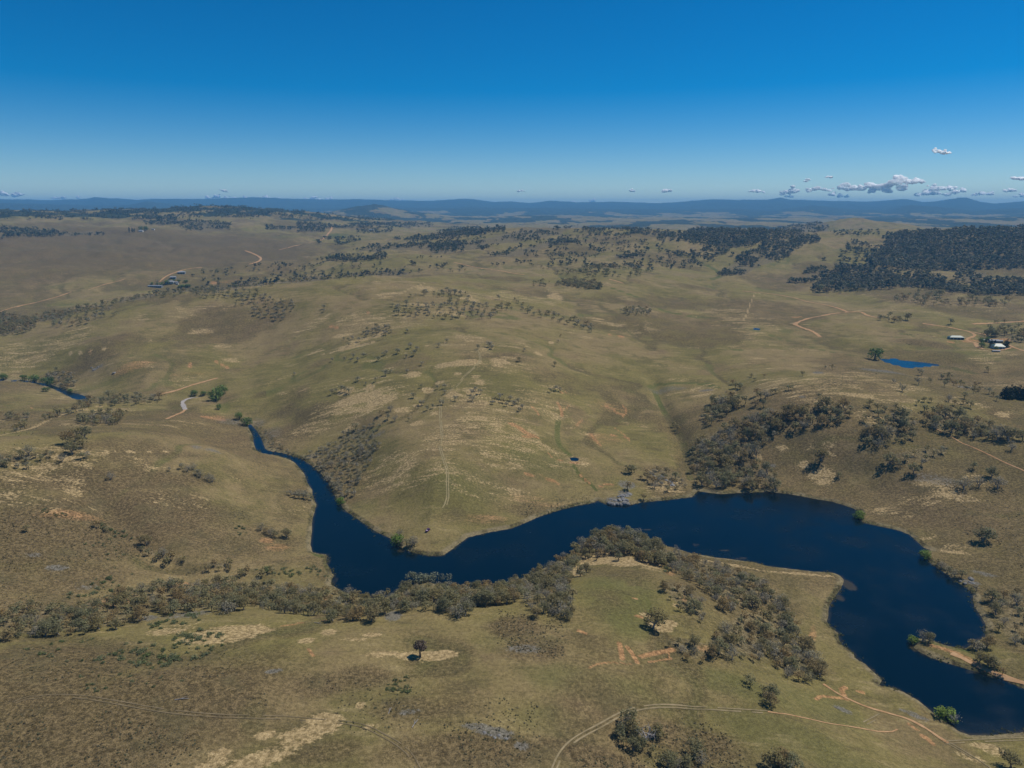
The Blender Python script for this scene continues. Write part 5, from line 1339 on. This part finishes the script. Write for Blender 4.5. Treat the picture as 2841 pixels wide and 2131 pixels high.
def building(name, px, py, L_, D_, wall_h, roof_h, rot, roof, label, wallm, roofm, openings=3, veranda=False):
    x, y, z = ray(px, py)[0]
    z = float(height(x, y))
    e = link(name, None, loc=(x, y, z), label=label, category=name.replace('_', ' ') if name != 'farm_house' else 'house')
    e.rotation_euler = (0, 0, rot)
    l, d = L_ / 2, D_ / 2
    link("wall", grid_mesh("wall", *box(-l, l, -d, d, -1.0, wall_h), wallm, False), e)
    o = .45
    zb = wall_h + .01; zt = wall_h + roof_h
    t = .12
    rl = l + o - (min(d, l * .6) if roof == 'hip' else 0)
    base = [(-l - o, -d - o, zb), (l + o, -d - o, zb), (l + o, d + o, zb), (-l - o, d + o, zb)]
    V = np.array(base + [(-rl, 0, zt), (rl, 0, zt)] + [(a, b2, c - t) for a, b2, c in base])
    faces = [(0, 1, 5, 4), (2, 3, 4, 5), (1, 2, 5, 5), (3, 0, 4, 4), (6, 9, 8, 7), (0, 6, 7, 1), (1, 7, 8, 2), (2, 8, 9, 3), (3, 9, 6, 0)]
    rm = bpy.data.meshes.new("roof")
    rm.from_pydata([tuple(v) for v in V], [], [tuple(dict.fromkeys(f)) for f in faces]); rm.materials.append(roofm)
    link("roof", rm, e)
    for k in range(openings):
        cx = -l + L_ * (k + .5) / openings
        if name == 'farm_shed':
            link("doorway", grid_mesh("doorway", *box(cx - L_ / openings * .36, cx + L_ / openings * .36, -d - .06, -d + .05, 0, wall_h * .82), M_DOOR, False), e)
        elif k == openings // 2:
            link("door", grid_mesh("door", *box(cx - .5, cx + .5, -d - .06, -d + .05, 0, 2.1), M_DOOR, False), e)
        else:
            link("window", grid_mesh("window", *box(cx - .7, cx + .7, -d - .06, -d + .05, .9, 2.1), M_GLASS, False), e)
    if veranda:
        link("veranda_roof", grid_mesh("veranda", *box(-l, l, -d - 2.6, -d - .5, wall_h - .35, wall_h - .22), roofm, False), e)
        for k in range(4):
            cx = -l + .3 + (L_ - .6) * k / 3
            link("veranda_post", grid_mesh("post", *box(cx - .08, cx + .08, -d - 2.5, -d - 2.34, -.8, wall_h - .34), M_WALL, False), e)
    return e
building("farm_shed", 432, 797, 32, 9, 3.4, 1.5, R(-4), 'gable', "long low open-fronted farm shed left of the farmhouse", M_WALLD, M_RGREY, 7)
building("farm_house", 472, 785, 18, 10, 3.2, 2.6, R(8), 'hip', "white-roofed farmhouse behind the dark round tree", M_WALL, M_RWHITE, 5, True)
building("farm_shed", 489, 786, 8, 6, 2.8, 1.2, R(5), 'gable', "small white farm shed right of the farmhouse", M_WALLD, M_RWHITE, 2)
building("farm_shed", 492, 789, 5, 4, 2.4, .8, R(5), 'gable', "smallest pale hut in front of the small farm shed", M_WALL, M_RWHITE, 1)
building("farm_shed", 481, 773, 12, 9, 3.6, 2.2, R(10), 'gable', "square white-roofed shed above the farmhouse", M_WALLD, M_RWHITE, 2)
building("farm_shed", 504, 759, 17, 12, 3.6, 2.4, R(12), 'hip', "uppermost white-roofed farm shed on the driveway", M_WALLD, M_RWHITE, 3)
building("farm_house", 391, 643, 16, 9, 3.4, 3.0, R(4), 'hip', "far white house between poplars and dark trees", M_WALL, M_RWHITE, 4)
building("farm_shed", 425, 638, 10, 7, 3, 1.4, 0, 'gable', "far pale shed right of the white house", M_WALL, M_RWHITE, 2)
building("farm_shed", 1030, 640, 22, 9, 4, 2, R(3), 'gable', "far pale shed on the tan rise beyond the plantations", M_WALLD, M_RGREY, 3)
building("farm_shed", 2651, 941, 19, 8, 3.2, 2.0, R(-6), 'hip', "pale green roofed shearing shed left of the homestead", M_WALLG, M_RGREEN, 4)
building("farm_house", 2768, 966, 13, 11, 3.2, 3.0, R(-12), 'hip', "pale green roofed homestead inside the driveway loop", M_WALL, M_RGREEN, 4, True)
building("farm_shed", 2757, 950, 12, 6, 3, 1.2, R(-5), 'gable', "white roofed shed behind the homestead", M_WALLD, M_RWHITE, 3)
building("farm_shed", 2730, 948, 6, 5, 2.6, 1.0, R(-5), 'gable', "small white roofed hut left of the homestead sheds", M_WALLD, M_RWHITE, 1)
building("farm_shed", 2771, 951, 8, 5, 2.8, 1.0, R(-8), 'gable', "low white shed at the right end of the homestead yard", M_WALLD, M_RWHITE, 2)
building("farm_shed", 2763, 976, 9, 3, 1.4, .5, R(-3), 'gable', "low pale blue-grey hut below the driveway loop", M_WALLG, M_RGREY, 1)
# garden trees of the homestead and farm
for r_, (kind, px, py, hg, wd, lab) in enumerate([
   ('willow', 2722, 952, 9, .9, "dark garden tree beside the small white hut"), ('willow', 2724, 963, 7, 1.3, "low dark bush in the left corner of the homestead garden"), ('pine', 2750, 963, 11, .9, "dark conifer left of the homestead"), ('willow', 2763, 970, 5, 1.2, "low dark bush in front of the homestead"),
   ('pine', 2790, 964, 12, 1.2, "dark spreading conifer right of the homestead"), ('gum', 2740, 940, 22, .75, "tallest dark gum towering above the homestead sheds"), ('gum', 2760, 934, 13, 1.2, "broad gum behind the white shed"), ('willow', 2738, 949, 8, 1.0, "dark round tree below the tallest gum"),
   ('willow', 470, 781, 6, 1.4, "dark hedge tree behind the farmhouse, left"), ('willow', 483, 781, 6, 1.4, "dark hedge tree behind the farmhouse, right"), ('willow', 497, 782, 6, 1.5, "dark round tree right of the farmhouse"), ('willow', 516, 783, 6, 2.2, "dark low hedge at the right end of the farm"), ('willow', 422, 790, 7, 1.0, "dark tree behind the long farm shed, left end"), ('willow', 437, 790, 6, 1.1, "dark tree behind the long farm shed, middle"), ('willow', 450, 788, 5, 1.4, "dark bush between the long shed and the farmhouse")]):
    x, y, z = ray(px, py)[0]
    v = VAR[kind]; v = v[r_ % len(v)]
    put_tree({'gum': 'gum_tree'}.get(kind, 'garden_tree'), v, (x, y, float(height(x, y)) - .1), hg, wd, r_ * 1.7, lab, 'tree', "farm garden trees")

# ------------------------------------------------------------------ purple car parked on the spur
x, y, z = ray(1187, 1473)[0]
z = float(height(x, y))
car = link("parked_car", None, loc=(x, y, z), label="small purple car parked alone on the grass of the spur", category='car')
car.rotation_euler = (0, 0, R(62))
M_PURPLE = paint("purple_car_paint", (.10, .02, .11), .3, .3); M_TYRE = paint("tyre_rubber", (.02, .02, .02), 0, .9); M_LAMP = paint("pale_lamp", (.7, .6, .68), 0, .3)
prof = np.array([(-2.0, .38), (-2.05, .75), (-1.5, .92), (-.75, .98), (.95, 1.0), (1.85, .92), (2.0, .7), (1.95, .38)])
V = np.array([(px_, s * .85, pz) for s in (-1, 1) for px_, pz in prof]); n = len(prof)
bm_ = bpy.data.meshes.new("body"); bm_.from_pydata([tuple(v) for v in V], [], [tuple(range(n)), tuple(range(2 * n - 1, n - 1, -1))] + [(i, (i + 1) % n, n + (i + 1) % n, n + i)[::-1] for i in range(n)]); bm_.materials.append(M_PURPLE)
body = link("body", bm_, car)
prof = np.array([(-.85, .97), (-.3, 1.45), (1.2, 1.48), (1.7, .97)])
V = np.array([(px_, s * (.80 if pz < 1.2 else .66), pz) for s in (-1, 1) for px_, pz in prof]); n = 4
bm_ = bpy.data.meshes.new("cabin"); bm_.from_pydata([tuple(v) for v in V], [], [tuple(range(n)), tuple(range(2 * n - 1, n - 1, -1))] + [(i, (i + 1) % n, n + (i + 1) % n, n + i)[::-1] for i in range(n)]); bm_.materials.append(M_GLASS)
cab = link("cabin", bm_, car)
link("roof", grid_mesh("roof", *box(-.32, 1.22, -.66, .66, 1.485, 1.53), M_PURPLE, False), cab)
for sx in (-1.25, 1.25):
    for sy in (-.8, .8):
        tv, tq = tube([(sx, sy - .1, .32), (sx, sy - .09, .32), (sx, sy + .09, .32), (sx, sy + .1, .32)], [.05, .33, .33, .05], 14)
        link("wheel", grid_mesh("wheel", tv, tq, M_TYRE), car)
for sy in (-.6, .6):
    link("headlight", grid_mesh("headlight", *box(-2.07, -2.0, sy - .18, sy + .18, .6, .74), M_LAMP, False), car)
link("bonnet_panel", grid_mesh("bonnet", *box(-1.45, -.8, -.6, .6, .985, 1.0), M_LAMP, False), car)

# ------------------------------------------------------------------ clouds, far beyond the haze box
mc, _n, _l, _p = new_mat("cloud_vapour")
_b = NB(mc.node_tree)
_pos = _b.n("ShaderNodeNewGeometry").outputs['Position']
_p.inputs['Base Color'].default_value = rgb(1, 1, 1)
_p.inputs['Roughness'].default_value = 1.0
_p.inputs['Specular IOR Level'].default_value = 0.0
_p.inputs['Subsurface Weight'].default_value = 1.0
_p.inputs['Subsurface Radius'].default_value = (1, 1, 1)
_p.inputs['Subsurface Scale'].default_value = 6000.0
_tp = _b.n("ShaderNodeBsdfTransparent"); _m2 = _b.n("ShaderNodeMixShader")
_b.put(_m2.inputs[0], _b.math('MULTIPLY_ADD', _b.ramp(_b.noise(_pos, .0016, 3, .5), .60, .42), .35, .08))
_l.new(_p.outputs[0], _m2.inputs[1]); _l.new(_tp.outputs[0], _m2.inputs[2])
_l.new(_m2.outputs[0], _n["Material Output"].inputs[0])
tex = bpy.data.textures.new("cloud_billow", 'CLOUDS'); tex.noise_scale = 160; tex.noise_depth = 4
def cloud(puffs, dist, label, seed, px2m=None):
    """puffs: (column, row, radius) in the picture, at a given distance"""
    import bmesh
    g = np.random.default_rng(seed)
    k = dist / F
    bm = bmesh.new()
    c0 = None
    for (px, py, rad) in puffs:
        rad = rad * .92
        az, s = direction(px, py)
        c = Vector((dist * math.sin(az), dist * math.cos(az), CAMZ + dist * float(s)))
        if c0 is None: c0 = c.copy()
        for j in range(9):
            o3 = g.normal(size=3) * np.array([.62, .5, .38]) if j else np.zeros(3)
            o3[2] = max(o3[2], -.32)
            q = c - c0 + Vector(o3.tolist()) * rad * k
            f_ = g.uniform(.7, .9) if j == 0 else g.uniform(.22, .55)
            mt = Matrix.Translation(q) @ Matrix.Diagonal((rad * k * f_ * 1.25, rad * k * f_ * 1.2, rad * k * f_ * .66, 1))
            bmesh.ops.create_icosphere(bm, subdivisions=2, radius=1, matrix=mt)
    m = bpy.data.meshes.new("cloud"); bm.to_mesh(m); bm.free(); m.materials.append(mc)
    o = link("cloud", m, loc=c0, label=label, category='cloud', group="small cumulus clouds low over the ranges")
    mean = float(np.mean([p[2] for p in puffs])) * k
    rmod = o.modifiers.new("merge", 'REMESH'); rmod.mode = 'VOXEL'; rmod.voxel_size = max(mean * .12, 24)
    dm = o.modifiers.new("billow", 'DISPLACE'); dm.texture = tex; dm.texture_coords = 'GLOBAL'; dm.strength = mean * .4; dm.mid_level = .55
    return o
D = 42000
cloud([(2245,528,9),(2262,524,10),(2285,525,8),(2300,528,5)], D, "left end puff of the cloud bank over the right range", 1)
cloud([(2180,533,11),(2200,530,13),(2195,545,8),(2170,540,6)], D, "small cloud left of the long cloud bank", 2)
cloud([(2335,520,14),(2345,514,14),(2365,522,14),(2390,522,12),(2415,514,13),(2440,520,14),(2462,514,15),(2480,506,15),(2502,500,14),(2520,504,13),(2540,502,12),(2555,502,8),(2500,520,14),(2460,528,12),(2420,530,10)], D, "long bright cloud bank, the largest, over the right range", 3)
cloud([(2310,540,7),(2330,544,8),(2350,545,6)], D, "thin cloud under the long cloud bank", 4)
cloud([(2545,540,8),(2570,536,12),(2595,534,10),(2610,522,11),(2590,520,10),(2630,522,8),(2650,532,10),(2672,528,9),(2630,540,8)], D, "second bright cloud right of the long bank", 5)
cloud([(2705,540,6),(2725,536,8),(2745,538,7)], D, "thin cloud above the right range, third from the right edge", 6)
cloud([(2790,530,6),(2805,528,8),(2815,530,5)], D, "small cloud above the right range near the picture edge", 7)
cloud([(2815,545,5),(2841,543,8),(2870,540,8)], D, "low cloud at the right edge of the picture", 8)
cloud([(2592,416,5),(2604,420,8),(2618,424,8),(2628,425,5)], D, "single small cloud high in the right sky", 9)
cloud([(2812,494,6),(2830,495,8),(2850,494,8)], D, "small cloud cut by the right edge, above the bank", 10)
cloud([(2238,502,5),(2242,498,5)], D, "tiny cloud speck above the left end of the bank", 11)
cloud([(2295,491,4),(2305,492,5)], D, "tiny cloud speck above the middle of the bank", 12)
cloud([(2090,530,7),(2105,530,8),(2118,533,4)], D, "small cloud alone left of the bank, near the ridge", 13)
cloud([(1845,529,9),(1858,529,7)], D, "small white cloud alone above the middle range", 14)
cloud([(1750,529,6),(1758,530,4)], D, "tiny white cloud left of the one above the middle range", 15)
cloud([(1640,560,6),(1645,557,7)], D, "bright cloud top peeping over the middle range", 16)
cloud([(1590,562,6),(1600,562,5)], D, "faint cloud top behind the middle range", 17)
cloud([(1440,530,5),(1448,529,4)], D, "faint cloud speck above the centre", 18)
cloud([(1100,553,10),(1085,556,7),(1115,558,6)], D, "bright cloud top over the range left of centre", 19)
cloud([(1145,560,6),(1155,560,6)], D, "low cloud top right of the one left of centre", 20)
cloud([(912,554,9),(925,556,5)], D, "bright round cloud top over the left range", 21)
cloud([(850,552,6),(870,553,8),(885,554,6)], D, "twin cloud top over the left range", 22)
cloud([(722,550,6),(738,549,8),(750,551,5)], D, "white cloud top above the wooded left hill", 23)
cloud([(765,552,5),(775,552,6)], D, "small cloud beside the one above the wooded left hill", 24)
cloud([(575,549,7),(600,546,8),(625,549,7),(650,550,7),(680,549,6)], D, "long thin cloud over the wooded left hill", 25)
cloud([(620,529,5),(628,531,4)], D, "tiny cloud above the long thin one at left", 26)
cloud([(10,538,9),(40,543,8),(55,540,6)], D, "faint cloud at the left edge of the picture", 27)
cloud([(150,550,6),(175,549,7),(215,548,6)], D, "faint low cloud near the left edge", 28)
cloud([(1400,566,5),(1412,566,5)], D, "cloud sliver behind the range at the centre", 29)

# ------------------------------------------------------------------ haze: one closed box of pale air
mh = bpy.data.materials.new("haze_air"); mh.use_nodes = True
nt = mh.node_tree
nt.nodes.remove(nt.nodes["Principled BSDF"])
hv = nt.nodes.new("ShaderNodeVolumePrincipled")
hv.inputs['Color'].default_value = rgb(.21, .57, 1.0)
hv.inputs['Density'].default_value = 6.3e-5
hv.inputs['Anisotropy'].default_value = .0
nt.links.new(hv.outputs[0], nt.nodes["Material Output"].inputs[1])
top = max(float(h.max()), CAMZ) + 12
hb = grid_mesh("haze", *box(-27500, 27500, -600, 27500, float(h.min()) - 1.5, top), mh, False)
link("haze", hb, kind='stuff', label="pale blue summer haze lying over the far country")
